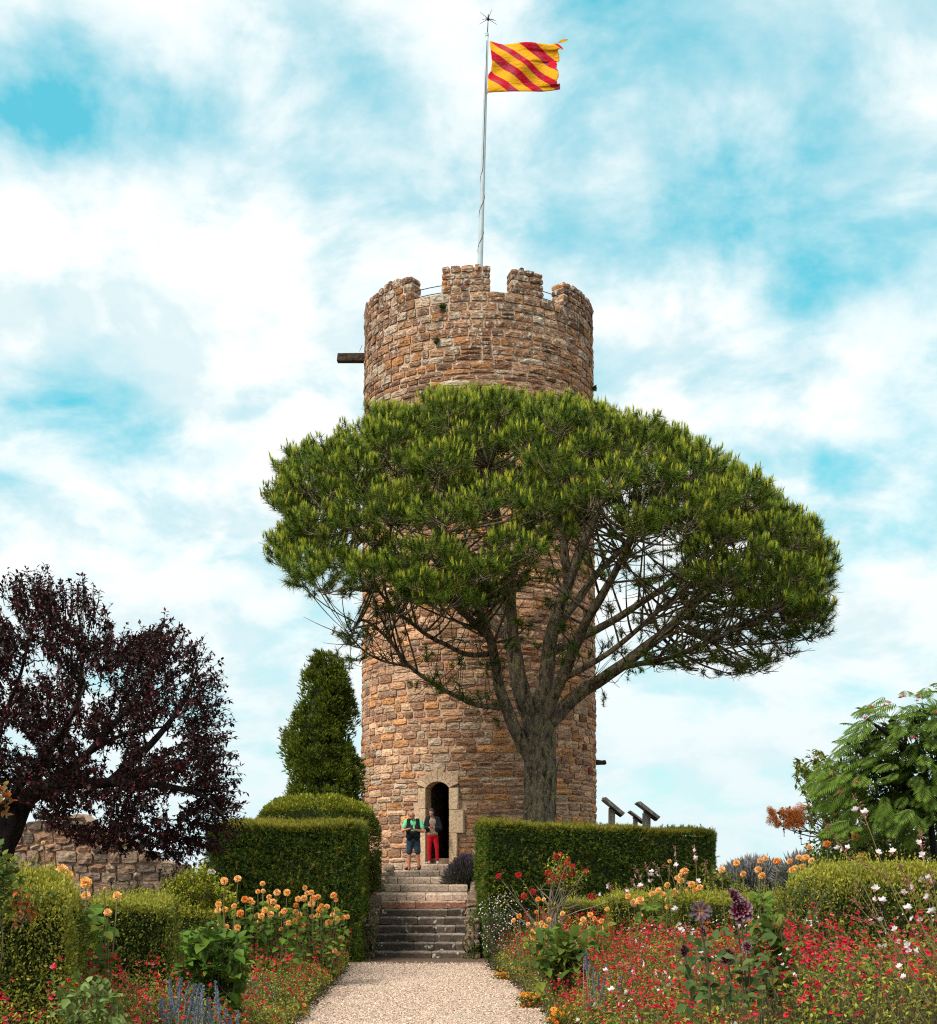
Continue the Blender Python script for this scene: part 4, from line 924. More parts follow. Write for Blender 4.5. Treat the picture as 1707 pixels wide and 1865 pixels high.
# ------------------------------------------------------------------ clipped hedges
def hedge(name, label, cat_, corners, zb, zt, T, dens, lsize, cols, topcols, mat=M_YEW, fr=.05, bump_=.05, round_=0.0, group=None, wts=None, faces='flrt', toplen=1.6, tipm=1.4, up=.35):
    """corners: plan points A,B,C,D (A-B is the face towards the viewer, anticlockwise); zt one height per corner"""
    A, B, C_, D_ = [np.array(q, float) for q in corners]; zt = np.broadcast_to(np.asarray(zt, float), (4,))
    ctr = (A + B + C_ + D_) / 4
    root = empty(name, (ctr[0], ctr[1], zb), label, cat_, group)
    mb = MB(); cc_ = [ctr + (q - ctr) * (1 - .10 / max(.3, np.linalg.norm(q - ctr))) for q in (A, B, C_, D_)]
    V = [(q[0], q[1], zb) for q in cc_] + [(q[0], q[1], zt[i] - .09) for i, q in enumerate(cc_)]
    mb.add(V, [(0, 1, 5, 4), (1, 2, 6, 5), (2, 3, 7, 6), (3, 0, 4, 7), (4, 5, 6, 7)]); mb.build('inner_twigs', M_CORE, root, False, False)
    pos = []; dr = []; co = []; ls = []
    edges_ = {'f': (A, B, 0, 1), 'r': (B, C_, 1, 2), 'b': (C_, D_, 2, 3), 'l': (D_, A, 3, 0)}
    for k_, (p0, p1, i0, i1) in edges_.items():
        if k_ not in faces: continue
        L = np.linalg.norm(p1 - p0); h = (zt[i0] + zt[i1]) / 2 - zb; n = int(L * h * dens); t = RNG.random(n); v = RNG.random(n); nrm = np.array((p1[1] - p0[1], -(p1[0] - p0[0]))) / L
        ztop = zt[i0] * (1 - t) + zt[i1] * t; q = np.zeros((n, 3)); q[:, :2] = p0 + (p1 - p0) * t[:, None]; q[:, 2] = zb + (ztop - zb) * v
        off = bump_ * vn(q, 3.0, 3) + RNG.uniform(-.07, .03, n)
        if round_: off -= round_ * (1 - np.sqrt(np.clip(1 - np.clip((v - .65) / .35, 0, 1) ** 2, 0, 1)))
        q[:, :2] += nrm * off[:, None]
        N3 = np.array((nrm[0], nrm[1], 0)); pos.append(q); dr.append(unit(N3 * .75 + rdir(n) * .75 + (0, 0, up))); co.append(pick(cols, n, wts)); ls.append(np.full(n, lsize))
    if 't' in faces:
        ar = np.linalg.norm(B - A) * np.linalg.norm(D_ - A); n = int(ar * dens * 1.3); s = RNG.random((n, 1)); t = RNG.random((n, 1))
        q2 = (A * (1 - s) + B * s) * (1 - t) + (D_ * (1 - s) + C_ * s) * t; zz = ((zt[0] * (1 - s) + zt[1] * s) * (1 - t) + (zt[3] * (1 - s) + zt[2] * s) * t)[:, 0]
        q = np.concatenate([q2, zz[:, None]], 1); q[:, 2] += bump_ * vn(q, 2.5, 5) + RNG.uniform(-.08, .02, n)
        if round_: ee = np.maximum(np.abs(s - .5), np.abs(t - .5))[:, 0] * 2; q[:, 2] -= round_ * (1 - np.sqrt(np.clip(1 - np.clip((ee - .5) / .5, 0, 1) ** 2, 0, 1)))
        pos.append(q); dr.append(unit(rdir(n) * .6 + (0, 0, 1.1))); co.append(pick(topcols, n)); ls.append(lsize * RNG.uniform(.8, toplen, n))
    pos = np.concatenate(pos); dr = np.concatenate(dr); co = np.concatenate(co); ls = np.concatenate(ls)
    if mat is M_LEAF:
        yl = (vn(pos, 2.6, 17) + .5 * vn(pos, 6.5, 19) > .35) & (RNG.random(len(pos)) < .6); co[yl] = pick(topcols, int(yl.sum()))
    m = int(len(pos) * .035); k_ = RNG.choice(len(pos), m, replace=False); sd = unit(dr[k_] * .5 + (0, 0, .7) + rdir(m) * .3); L_ = RNG.uniform(.05, .16, m)
    for f_ in np.linspace(.3, 1.0, 4): pos = np.concatenate([pos, pos[k_] + sd * (L_ * f_)[:, None]]); dr = np.concatenate([dr, unit(sd + rdir(m) * .5)]); co = np.concatenate([co, pick(topcols, m)]); ls = np.concatenate([ls, np.full(m, lsize * .8)])
    V, Fc, C = inst(T, pos, frames(dr), ls * RNG.uniform(.7, 1.2, len(ls)), co, .22, co * tipm); o = mk('foliage', V, Fc, mat, root, C); o['kind'] = 'stuff'
    return root
def pl2(px, D): return ((px - CX) / F * D, D)
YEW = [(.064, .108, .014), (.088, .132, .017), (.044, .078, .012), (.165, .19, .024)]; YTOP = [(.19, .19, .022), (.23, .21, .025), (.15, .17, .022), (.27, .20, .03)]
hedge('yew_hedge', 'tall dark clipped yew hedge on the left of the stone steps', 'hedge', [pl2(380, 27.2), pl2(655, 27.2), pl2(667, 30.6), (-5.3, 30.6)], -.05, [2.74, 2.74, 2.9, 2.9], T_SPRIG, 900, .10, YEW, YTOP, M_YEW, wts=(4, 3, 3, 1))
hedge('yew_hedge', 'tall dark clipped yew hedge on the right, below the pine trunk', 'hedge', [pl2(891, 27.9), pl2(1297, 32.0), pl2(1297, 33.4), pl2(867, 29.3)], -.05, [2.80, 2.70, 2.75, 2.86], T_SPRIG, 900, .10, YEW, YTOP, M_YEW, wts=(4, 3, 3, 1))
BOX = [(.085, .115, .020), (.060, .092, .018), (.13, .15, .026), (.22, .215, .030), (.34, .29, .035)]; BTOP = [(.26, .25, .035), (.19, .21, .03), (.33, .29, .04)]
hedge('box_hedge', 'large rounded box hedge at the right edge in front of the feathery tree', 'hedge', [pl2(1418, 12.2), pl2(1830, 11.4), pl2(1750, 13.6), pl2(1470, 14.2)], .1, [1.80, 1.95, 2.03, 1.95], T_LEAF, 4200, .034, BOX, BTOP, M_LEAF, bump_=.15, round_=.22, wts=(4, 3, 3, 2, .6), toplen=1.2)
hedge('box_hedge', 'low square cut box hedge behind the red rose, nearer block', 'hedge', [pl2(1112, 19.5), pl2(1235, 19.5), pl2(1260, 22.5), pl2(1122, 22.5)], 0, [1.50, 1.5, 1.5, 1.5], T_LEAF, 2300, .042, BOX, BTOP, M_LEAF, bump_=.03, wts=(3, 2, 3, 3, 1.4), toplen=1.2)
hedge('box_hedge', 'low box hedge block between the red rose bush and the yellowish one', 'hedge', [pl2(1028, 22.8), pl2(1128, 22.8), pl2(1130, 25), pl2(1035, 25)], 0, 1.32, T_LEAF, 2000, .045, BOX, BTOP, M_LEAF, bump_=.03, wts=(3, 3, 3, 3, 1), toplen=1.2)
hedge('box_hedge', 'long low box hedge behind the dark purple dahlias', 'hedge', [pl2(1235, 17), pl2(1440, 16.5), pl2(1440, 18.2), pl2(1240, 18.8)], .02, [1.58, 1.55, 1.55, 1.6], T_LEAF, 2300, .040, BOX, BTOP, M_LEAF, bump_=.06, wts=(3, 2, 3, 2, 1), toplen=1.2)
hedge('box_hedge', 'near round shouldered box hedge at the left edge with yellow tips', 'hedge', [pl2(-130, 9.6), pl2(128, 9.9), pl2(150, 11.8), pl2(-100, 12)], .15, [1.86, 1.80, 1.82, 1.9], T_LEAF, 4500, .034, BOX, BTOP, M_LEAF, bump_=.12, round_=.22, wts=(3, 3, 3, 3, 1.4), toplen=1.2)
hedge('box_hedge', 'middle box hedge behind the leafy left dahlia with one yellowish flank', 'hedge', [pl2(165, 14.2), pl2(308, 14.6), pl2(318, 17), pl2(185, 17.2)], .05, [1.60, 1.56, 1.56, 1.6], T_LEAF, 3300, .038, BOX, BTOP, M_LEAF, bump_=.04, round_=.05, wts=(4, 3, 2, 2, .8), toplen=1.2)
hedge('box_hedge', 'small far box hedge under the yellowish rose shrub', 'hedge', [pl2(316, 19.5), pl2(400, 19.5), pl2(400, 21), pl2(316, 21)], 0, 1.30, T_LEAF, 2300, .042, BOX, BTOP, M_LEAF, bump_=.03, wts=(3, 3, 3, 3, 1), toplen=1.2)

# clipped dome shrub
sd_ = empty('dome_shrub', P(590, 1600, 32.0), 'clipped dome of glossy laurel leaves behind the left yew hedge', 'shrub')
DD = 32.0; dc_ = P(579, 1560, DD); rx = 112 / F * DD; rz = 108 / F * DD
n = 24000; d = rdir(n); d[:, 2] = np.where(d[:, 2] < -.2, -d[:, 2], d[:, 2]); sgn = np.sign(d) * np.abs(d) ** .66; q = dc_ + sgn * np.array((rx, rx, rz)) * (1 + .03 * vn(d * 3, 2.2, 6))[:, None] * RNG.uniform(.93, 1.02, (n, 1))
low_ = RNG.random(n) < .35; q[low_, 2] = RNG.uniform(1.0, dc_[2] + .1, low_.sum()); rr = np.hypot(d[low_, 0], d[low_, 1])[:, None]; q[low_, :2] = dc_[:2] + d[low_, :2] / rr * rx * RNG.uniform(.93, 1.02, (low_.sum(), 1))
c = pick([(.085, .125, .022), (.115, .155, .028), (.060, .095, .02), (.20, .21, .035)], n); hi = q[:, 2] > dc_[2] + rz * .72; c[hi] = pick([(.26, .27, .03), (.17, .21, .03), (.36, .34, .04)], hi.sum())
V, Fc, C = inst(T_LEAF, q, frames(unit(d + rdir(n) * .7 + (0, 0, .3)), (0, 0, 1)), RNG.uniform(.06, .105, n), c, .2, c * 1.2); o = mk('foliage', V, Fc, M_LEAF, sd_, C); o['kind'] = 'stuff'
mb = MB(); mb.ball(dc_, (rx * .86, rx * .86, rz * .86), 20, 12); mb.tube([dc_ * (1, 1, 0) + (0, 0, .9), dc_], [rx * .88, rx * .88], 20); mb.build('inner_twigs', M_CORE, sd_, True, False)

# ------------------------------------------------------------------ lavender
def lavender(label, c, r, h, n, cols, headc, lean=.5, seed=0):
    root = empty('lavender_bush', c, label, 'lavender'); c = np.asarray(c, float)
    d = rdir(n); d[:, 2] = np.abs(d[:, 2]) * .9 + .12; d = unit(d); b = c + d * np.array((r, r, h * .55)) * RNG.uniform(.2, .75, (n, 1)); dd = unit(d * (lean, lean, 1) + RNG.normal(0, .10, (n, 3)))
    L = h * RNG.uniform(.35, .55, n); cf_ = pick(cols, n)
    V, Fc, C = inst(T_SPRIG, b, frames(dd), np.stack([L * .8, L, L * .8], 1), cf_, .2, cf_ * 1.4); o = mk('foliage', V, Fc, M_YEW, root, C); o['kind'] = 'stuff'
    tip = c + d * np.array((r, r, h * .62)) + RNG.normal(0, .03, (n, 3)); dd2 = unit(d * (lean, lean, .9) + RNG.normal(0, .09, (n, 3)))
    T_HEAD = (np.array([(-.05, .45, 0), (.05, .45, 0), (0, 0, .01), (0, .45, .06), (0, 1, 0), (.06, .62, .02), (-.06, .7, -.02), (.03, .8, -.05)]), np.array([(2, 0, 1), (0, 1, 4), (0, 3, 4), (1, 3, 4), (5, 0, 4), (6, 1, 4), (7, 0, 5)]))
    hc = pick(headc, n); V, Fc, C = inst(T_HEAD, tip, frames(dd2), np.stack([.24 * np.ones(n), RNG.uniform(.16, .27, n), .24 * np.ones(n)], 1), hc, .2, hc * 1.2); o = mk('flower_spikes', V, Fc, M_LEAF, root, C); o['kind'] = 'stuff'
    mb = MB(); mb.ball(c + (0, 0, h * .15), (r * .75, r * .75, h * .5), 12, 8); mb.build('inner_twigs', M_CORE, root, True, False)
lavender('lavender bush with dusty purple spikes beside the upper steps', P(850, 1622, 34.0) + (.05, .3, 0), .50, 1.15, 1500, [(.075, .10, .035), (.06, .085, .03), (.10, .115, .05)], [(.16, .13, .21), (.12, .105, .17), (.22, .17, .24), (.26, .13, .18)])
lavender('grey lavender bush behind the far end of the right yew hedge', P(1375, 1640, 27), .74, 1.1, 2100, [(.10, .11, .07), (.085, .095, .06), (.13, .13, .09)], [(.36, .35, .36), (.28, .27, .29), (.44, .42, .43)])
lavender('small grey lavender bush left of the smoke bush stems', P(1460, 1620, 26), .40, .85, 700, [(.10, .11, .07), (.085, .095, .06)], [(.36, .35, .36), (.28, .27, .29)])

# ------------------------------------------------------------------ wooden lecterns
def lectern(label, px, py, D, s, group):
    c = P(px, py, D); root = empty('wooden_lectern', (c[0], c[1], 1.65), label, 'lectern', group)
    mb = MB(); mb.box((c[0], c[1], (c[2] + 1.65) / 2 - .02), (.17 * s, .30 * s, c[2] - 1.65), None, None, .008); mb.build('post', M_WOOD, root, tint=False)
    a_ = math.radians(38); R = Matrix.Rotation(a_, 3, 'Y'); R = np.array(R)
    mb = MB(); mb.box(c + np.array((.04, 0, .06)) * s, (.72 * s, .85 * s, .085 * s), R, None, .01); mb.build('board', M_WOOD, root, tint=False)
    mb = MB(); mb.box(c + np.array((.12, -.02, -.075)) * s, (.42 * s, .5 * s, .08 * s), R, None, .008); mb.build('bracket', M_DARKWOOD, root, tint=False)
G = 'weathered wooden lecterns beside the tower'
lectern('weathered wooden lectern nearest the tower wall', 1114, 1473, 36.5, .92, G)
lectern('small weathered wooden lectern, middle of the three', 1157, 1490, 39.5, .72, G)
lectern('weathered wooden lectern farthest right of the tower', 1177, 1480, 35.8, .95, G)

# ------------------------------------------------------------------ feathery silk tree with big leaves, and its neighbours
SD = 15.0
silk = empty('silk_tree', P(1690, 1640, SD), 'silk tree with feathery drooping leaves and pink tufts at the right', 'tree')
mb = MB()
for pts in ([(1720, 1660, 0), (1700, 1540, 0), (1690, 1440, 0), (1680, 1360, .2), (1670, 1290, .3)], [(1692, 1480, 0), (1640, 1420, -.3), (1580, 1380, -.5), (1540, 1350, -.6)], [(1690, 1440, 0), (1740, 1360, 0), (1760, 1300, 0)], [(1685, 1400, .1), (1620, 1340, -.6), (1580, 1310, -.8)], [(1690, 1470, 0), (1620, 1470, -.3), (1540, 1480, -.4)]):
    pa_ = smoothpath([P(a, b, SD + d + .5) for a, b, d in pts], 18); mb.tube(pa_, np.linspace(.05, .008, 18), 8)
mb.build('trunk', M_BARK, silk, True, False)
def silk_leaf(seed):
    r = np.random.default_rng(seed); V = []; Fc = []; C = []
    def quad(p, d, s, L, w, col):
        k = len(V); V.extend([p, p + d * L * .5 + s * w, p + d * L + np.array((0, 0, -.04)), p + d * L * .5 - s * w]); Fc.append((k, k + 1, k + 2, k + 3)); C.extend([col * .8, col, col * 1.2, col])
    n = 13
    for i in range(n):
        t = (i + .6) / n; ax = np.array((0, t, -.22 * t * t)); L = .42 * math.sin(PI * (.18 + .74 * t)) ** .8
        for s in (-1, 1):
            d = unit(np.array((s * 1.0, .62 + .5 * t, -.25 - .15 * r.random()))); side = unit(np.cross(d, (0, 0, 1))); quad(ax, d, side, L * r.uniform(.9, 1.08), .030, np.array((.11, .18, .022)) * r.uniform(.85, 1.25) * r.uniform(.8, 1.2))
    quad(np.zeros(3), unit(np.array((0, 1, -.2))), np.array((1, 0, 0)), 1.02, .012, np.array((.12, .13, .05)))
    return mk('leaf', V, Fc, M_LEAF, silk, C)
prot = [silk_leaf(s) for s in range(4)]
SE = np.array([(1710, 1240), (1650, 1248), (1590, 1268), (1548, 1310), (1530, 1345), (1484, 1378), (1470, 1430), (1496, 1470), (1540, 1480), (1500, 1505), (1540, 1530), (1640, 1520), (1790, 1500), (1800, 1280)], float)
npl = 0
while npl < 295:
    px, py = RNG.uniform(1465, 1790), RNG.uniform(1240, 1530)
    if not inside(px, py, SE): continue
    front = RNG.random(); D = SD - 1.0 * front + .5
    p = P(px, py, D); ctr = P(1690, 1400, SD + .3); o_ = unit(p - ctr); d = unit(o_ * (1, 1, .5) + np.array((-.25, -.5, -.1)) + RNG.normal(0, .35, 3)); d[2] = d[2] * .6 - .22; d = unit(d)
    up_ = unit(np.array((0, -.45, 1.0)) + o_ * .5); x = unit(np.cross(d, up_)); R = np.stack([x, d, np.cross(x, d)], 1); s = RNG.uniform(.20, .34)
    if npl < 4: o = prot[npl]
    else: o = prot[npl % 4].copy(); COL.objects.link(o); o.parent = silk
    o.matrix_parent_inverse = Matrix.Identity(4); o.location = Vector(p - d * s * .5) - Vector(silk.location); o.rotation_euler = Matrix(R.tolist()).to_euler(); o.scale = (s, s, s); npl += 1
for (px, py) in [(1588, 1280), (1612, 1276), (1620, 1272), (1670, 1268), (1675, 1262), (1645, 1260), (1663, 1335), (1705, 1290), (1530, 1434), (1560, 1417), (1575, 1300), (1640, 1262)]:
    q = P(px, py + 9, SD - .9); d = rdir(26); d[:, 2] = np.abs(d[:, 2]); c = pick([(.55, .06, .09), (.6, .2, .2)], 26); V, Fc, C = inst(T_BLADE, np.repeat(q[None], 26, 0), frames(d), np.stack([np.full(26, .008), np.full(26, .036), np.full(26, .04)], 1), c); mk('flower_tuft', V, Fc, M_FLOWER, silk, C)
def shrub(name, label, cat_, base, pts, D, dspread, nleaf, lsize, cols, T=T_LEAF, L=(.25, .5), stemcol=(.09, .08, .05), wts=None, droop=.1, leafmat=None, up=.6, stemr=.005, main=True):
    root = empty(name, base, label, cat_); base = np.asarray(base, float); st, en = [], []
    for (px, py) in pts:
        q = P(px, py, D + RNG.uniform(-1, 1) * dspread); d = unit((q - base) * (1, 1, .5) + np.array((0, 0, up)) + RNG.normal(0, .35, 3)); l = RNG.uniform(*L); st.append(q - d * l); en.append(q)
    f_, s_ = shoots_plant(root, name, st, en, nleaf, lsize, cols, leafmat or M_LEAF, M_STEM, T, stemr, stemcol, droop, .9, 1.2, .1, wts)
    if main:
        mb = MB()
        for i in RNG.choice(len(st), min(14, len(st)), replace=False):
            mb.tube(bez(base + RNG.normal(0, .06, 3) * (1, 1, 0), base * .4 + st[i] * .6 + RNG.normal(0, .06, 3) + (0, 0, -.1), st[i], 6), np.linspace(stemr * 3, stemr, 6), 5, stemcol)
        mb.build('stem', M_STEM, root, True)
    return root
def scatter(n, poly):
    poly = np.array(poly, float); lo, hi = poly.min(0), poly.max(0); o_ = []
    while len(o_) < n:
        q = RNG.uniform(lo, hi)
        if inside(q[0], q[1], poly): o_.append(tuple(q))
    return o_
GREEN = [(.09, .14, .020), (.105, .15, .024), (.058, .098, .018), (.16, .18, .03)]; OLIVE = [(.15, .165, .03), (.19, .19, .035), (.10, .12, .025), (.26, .23, .04)]
shrub('leafy_tree', 'light leafy young tree with oval leaves left of the silk tree', 'tree', P(1560, 1600, 17.5), scatter(280, [(1455, 1355), (1480, 1352), (1530, 1390), (1560, 1450), (1700, 1480), (1707, 1560), (1560, 1560), (1480, 1545), (1500, 1480), (1455, 1440), (1443, 1400)]), 17.3, .7, 22, .085, GREEN + OLIVE, T_LEAF, (.3, .6), droop=.5)
shrub('leafy_bush', 'dense green bush under the silk tree behind the box hedge', 'shrub', P(1640, 1600, 16), scatter(170, [(1460, 1540), (1520, 1510), (1707, 1480), (1790, 1500), (1790, 1580), (1470, 1580)]), 16.2, .6, 22, .075, GREEN + [(.13, .14, .035)], T_LEAF, (.25, .5))
SI = scatter(900, [(1720, 1290), (1640, 1300), (1580, 1340), (1530, 1400), (1540, 1460), (1600, 1500), (1790, 1500), (1790, 1300)]); q = np.array([P(a, b, SD + .35 + RNG.uniform(-.2, .5)) for a, b in SI]); c = pick([(.06, .10, .02), (.08, .12, .025)], 900)
V, Fc, C = inst(_sprig(12, .30, .05, 21), q, frames(unit(rdir(900) + (-.2, -.3, -.3))), RNG.uniform(.16, .30, 900), c, .2); o = mk('inner_leaves', V, Fc, M_LEAF, silk, C); o['kind'] = 'stuff'
sm = shrub('smoke_bush', 'smoke bush branch with rusty orange plumes against the sky', 'shrub', P(1540, 1520, 18.5), scatter(22, [(1400, 1470), (1462, 1462), (1480, 1490), (1402, 1500)]) + [(1470, 1460), (1480, 1462), (1490, 1470), (1500, 1475), (1490, 1490), (1510, 1490)], 18.5, .25, 9, .065, [(.05, .07, .02), (.08, .08, .025), (.20, .06, .02)], T_WIDE, (.2, .4))
pm = []
for (px, py, r_) in [(a_, b_, RNG.uniform(.04, .075)) for a_, b_ in scatter(34, [(1398, 1478), (1412, 1466), (1435, 1474), (1462, 1464), (1466, 1498), (1436, 1512), (1405, 1503)])]:
    n = 330; d = rdir(n); q = P(px, py, 18.3) + d * r_ * RNG.random((n, 1)) ** .5 * np.array((.9, .9, 1.2)); c = pick([(.55, .17, .03), (.70, .27, .06), (.30, .09, .025)], n); pm.append(inst(T_BLADE, q, frames(unit(d + rdir(n))), np.stack([np.full(n, .005), RNG.uniform(.015, .04, n), np.full(n, .03)], 1), c, .2))
V, Fc, C = cat(pm); o = mk('plumes', V, Fc, M_LEAF, sm, C); o['kind'] = 'stuff'
YG = [(.30, .31, .03), (.38, .35, .035), (.20, .24, .026), (.12, .16, .022)]
ys_ = shrub('rose_shrub', 'yellowish green rose shrub below the plum tree with one white bloom', 'shrub', P(330, 1690, 21), scatter(250, [(250, 1625), (300, 1598), (350, 1580), (362, 1560), (385, 1575), (432, 1620), (435, 1660), (380, 1672), (300, 1660)]), 20.0, .5, 22, .066, YG, T_LEAF, (.2, .4), wts=(3, 3, 3, 2))
for (px, py) in [(382, 1587), (389, 1588)]:
    n = 26; d = rdir(n); mk('rose_bloom', *inst(T_WIDE, np.repeat(P(px, py, 20)[None], n, 0), frames(d), .045, (.75, .72, .66))[:2], M_FLOWER, ys_, np.tile((.75, .72, .66), (n * 6, 1)))
shrub('leafy_bush', 'dark green shrub against the left end of the yew hedge', 'shrub', P(330, 1650, 24), scatter(90, [(285, 1570), (330, 1560), (420, 1570), (430, 1640), (290, 1630)]), 24.5, .4, 16, .06, [(.03, .055, .016), (.045, .075, .02)], T_LEAF, (.2, .4))
shrub('rose_bush', 'green leafy rose bush at the far left edge with reddish young leaves', 'shrub', P(-20, 1800, 7.5), scatter(34, [(-40, 1530), (10, 1530), (28, 1560), (22, 1600), (-40, 1640)]) , 7.5, .2, 12, .055, [(.10, .15, .03), (.07, .12, .025), (.15, .17, .035)], T_WIDE, (.15, .3), stemr=.0016)
shrub('rose_bush', 'sprig of orange red young leaves over the left box hedge', 'shrub', P(10, 1700, 7.3), [(25, 1632), (45, 1634), (60, 1640), (35, 1625), (55, 1630), (8, 1425), (4, 1440), (10, 1450)], 7.3, .05, 10, .05, [(.40, .10, .03), (.25, .10, .03), (.16, .12, .03)], T_WIDE, (.10, .2), main=False)
shrub('leafy_bush', 'loose leafy plant leaning on the left shoulder of the large box hedge', 'shrub', P(1455, 1740, 11.7), scatter(70, [(1405, 1640), (1430, 1600), (1500, 1590), (1530, 1640), (1500, 1720), (1410, 1720)]), 11.7, .3, 14, .05, OLIVE + [(.10, .16, .025)], T_LEAF, (.15, .35))
shrub('leafy_bush', 'green bush with a few roses behind the purple dahlias', 'shrub', P(1310, 1660, 19.5), scatter(80, [(1262, 1600), (1285, 1575), (1330, 1580), (1370, 1610), (1360, 1640), (1270, 1640)]), 19.5, .4, 14, .07, OLIVE + [(.05, .08, .02)], T_WIDE, (.2, .4))

# ------------------------------------------------------------------ flowers
def pompon(seed, cols, n=64, r=1.0, core=(.45, .14, .02)):
    r_ = np.random.default_rng(seed); k = np.arange(n) + .5; ph = np.arccos(1 - 2 * k / n * .94); a_ = PI * (1 + 5 ** .5) * k
    d = np.stack([np.sin(ph) * np.cos(a_), np.sin(ph) * np.sin(a_), np.cos(ph)], 1)
    T = (np.array([(0, 0, 0), (.26, .62, .10), (.12, 1, .02), (-.12, 1, .02), (-.26, .62, .10)]), np.array([(0, 1, 2), (0, 2, 3), (0, 3, 4)]))
    d = unit(d + r_.normal(0, .07, d.shape)); x = unit(np.cross(d, np.array((0, 0, 1.0)) + r_.normal(0, .02, d.shape))); R = np.stack([x, d, np.cross(x, d)], 2)
    c = np.array(cols)[r_.choice(len(cols), n)]; return inst(T, d * 0.28 * r, R, .72 * r * r_.uniform(.9, 1.08, n), c * (.85, .68, .6), 0, c * 1.05)
ORA = [(.92, .50, .15), (.94, .57, .20), (.90, .42, .10)]; ORD = [(.80, .30, .06), (.70, .22, .04), (.86, .40, .10)]; PAL_O = [(.93, .60, .26), (.92, .54, .20)]
bloom_me = []
for i, cs_ in enumerate((ORA, ORA, PAL_O, ORD)):
    V, Fc, C = pompon(20 + i, cs_); o = mk('bloom', V, Fc, M_FLOWER, None, C); bloom_me.append(o.data); bpy.data.objects.remove(o)
def bloom(root, p, rad, kind=None, me=None, name='bloom'):
    me = me or bloom_me[kind if kind is not None else RNG.choice(4, p=(.34, .26, .31, .09))]
    o = bpy.data.objects.new(name, me); COL.objects.link(o); o.parent = root; o.location = Vector(p) - Vector(root.location)
    o.rotation_euler = (math.radians(RNG.uniform(20, 75)), 0, RNG.uniform(-.9, .9)); o.scale = (rad * RNG.uniform(.92, 1.08), rad * RNG.uniform(.92, 1.08), rad * RNG.uniform(.85, 1)); return o
def dahlia(label, blooms, D, base, leafn, lsize, leafbox, ds=.4, lcols=None, group='orange dahlia plants', stemcol=(.14, .13, .05), leaf_len=(.25, .5), wide=True, bush=1.0):
    root = empty('dahlia_plant', base, label, 'dahlia', group); base = np.asarray(base, float); mb = MB(); lp, ld = [], []
    for (px, py, dia) in blooms:
        d_ = D + RNG.uniform(-ds, ds); p = P(px, py, d_); rad = dia / 2 / F * d_; bloom(root, p, rad)
        b0 = base + np.array(((p[0] - base[0]) * .45, RNG.uniform(-.15, .15), 0)); m = np.array((p[0] * .75 + b0[0] * .25, p[1] * .5 + b0[1] * .5, p[2] - .45 * (p[2] - base[2])))
        pa_ = bez(b0, m, p - (0, 0, rad * .5), 8); mb.tube(pa_, np.linspace(.011, .005, 8), 5, stemcol, cap=False)
        for q in range(3): lp.append(pa_[RNG.integers(2, 6)]); ld.append(unit(rdir(1)[0] * (1, 1, .4) + (0, 0, -.1)))
    mb.build('stem', M_STEM, root, True)
    pts = scatter(leafn, leafbox); q = np.array([P(x, y, D + RNG.uniform(-1, 1) * .5) for x, y in pts]); dd = unit(rdir(leafn) * (1, .8, .5) + (0, -.4, -.25))
    q = np.concatenate([q, np.array(lp)]); dd = np.concatenate([dd, np.array(ld)]); n = len(q)
    c = pick(lcols or [(.075, .15, .016), (.105, .185, .020), (.055, .11, .014), (.16, .20, .03)], n)
    V, Fc, C = inst(T_WIDE, q, frames(dd, (0, -.5, 1)), lsize * RNG.uniform(.55, 1.15, n), c, .2, c * 1.1); o = mk('foliage', V, Fc, M_LEAF, root, C); o['kind'] = 'stuff'
    return root
ZL = lambda pts, s=2.586, ox=0, oy=1500: [(ox + a / s, oy + b / s, d) for a, b, d in pts]
def gb(px, D): x = (px - CX) / F * D; return (x, D, float(gz(x, D)))
dahlia('near orange dahlia with large pompon blooms over the left box hedges', ZL([(148, 232, 20), (292, 220, 24), (326, 245, 18), (405, 278, 21), (405, 340, 17), (553, 340, 17), (508, 418, 15), (203, 90, 8), (493, 305, 6)]), 12.0, gb(175, 12.0), 70, .17, [(140, 1640), (200, 1650), (210, 1760), (150, 1800), (130, 1720)])
A = [(1057, 270), (1103, 388), (1060, 405), (1027, 410), (1132, 424), (1035, 470), (1065, 488), (1082, 510), (1010, 490), (823, 482), (1120, 490), (1075, 520), (1050, 500), (1030, 380), (1120, 260)]
B = [(1237, 283), (1215, 320), (1240, 318), (1352, 325), (1155, 358), (1178, 362), (1268, 345), (1270, 366), (1288, 368), (1248, 407), (1273, 392), (1305, 395), (1232, 435), (1275, 428), (1222, 458), (1340, 412), (1330, 427), (1345, 470), (1360, 468), (1212, 435), (1325, 497), (1305, 325), (1192, 372)]
Cc = [(1437, 303), (1447, 328), (1467, 325), (1473, 350), (1468, 378), (1405, 355), (1433, 352), (1498, 345), (1572, 338), (1583, 360), (1515, 390), (1510, 405), (1540, 392), (1527, 405), (1395, 385), (1393, 418), (1408, 432), (1470, 438), (1498, 432), (1587, 412), (1610, 440), (1635, 440), (1595, 437), (1555, 465), (1548, 470), (1587, 450), (1422, 500), (1426, 478), (1385, 530), (1415, 545), (1538, 550), (1605, 548), (1577, 600), (1593, 613), (1390, 460), (1478, 352), (1567, 430), (1500, 410)]
sz = lambda L, lo=8, hi=14: [(a, b, RNG.uniform(lo, hi)) for a, b in L]
dahlia('leafy orange dahlia with a pale double bloom at the middle of the left bed', ZL(sz(A, 9, 15)), 17.5, gb(400, 17.5), 190, .19, [(330, 1700), (370, 1680), (420, 1690), (450, 1740), (440, 1830), (400, 1840), (350, 1790), (320, 1740)])
dahlia('orange dahlia in front of the dark yew hedge, left of the tallest one', ZL(sz(B, 9, 15)), 20.0, gb(485, 20.0), 230, .15, [(420, 1660), (470, 1640), (530, 1660), (545, 1740), (520, 1790), (450, 1770)])
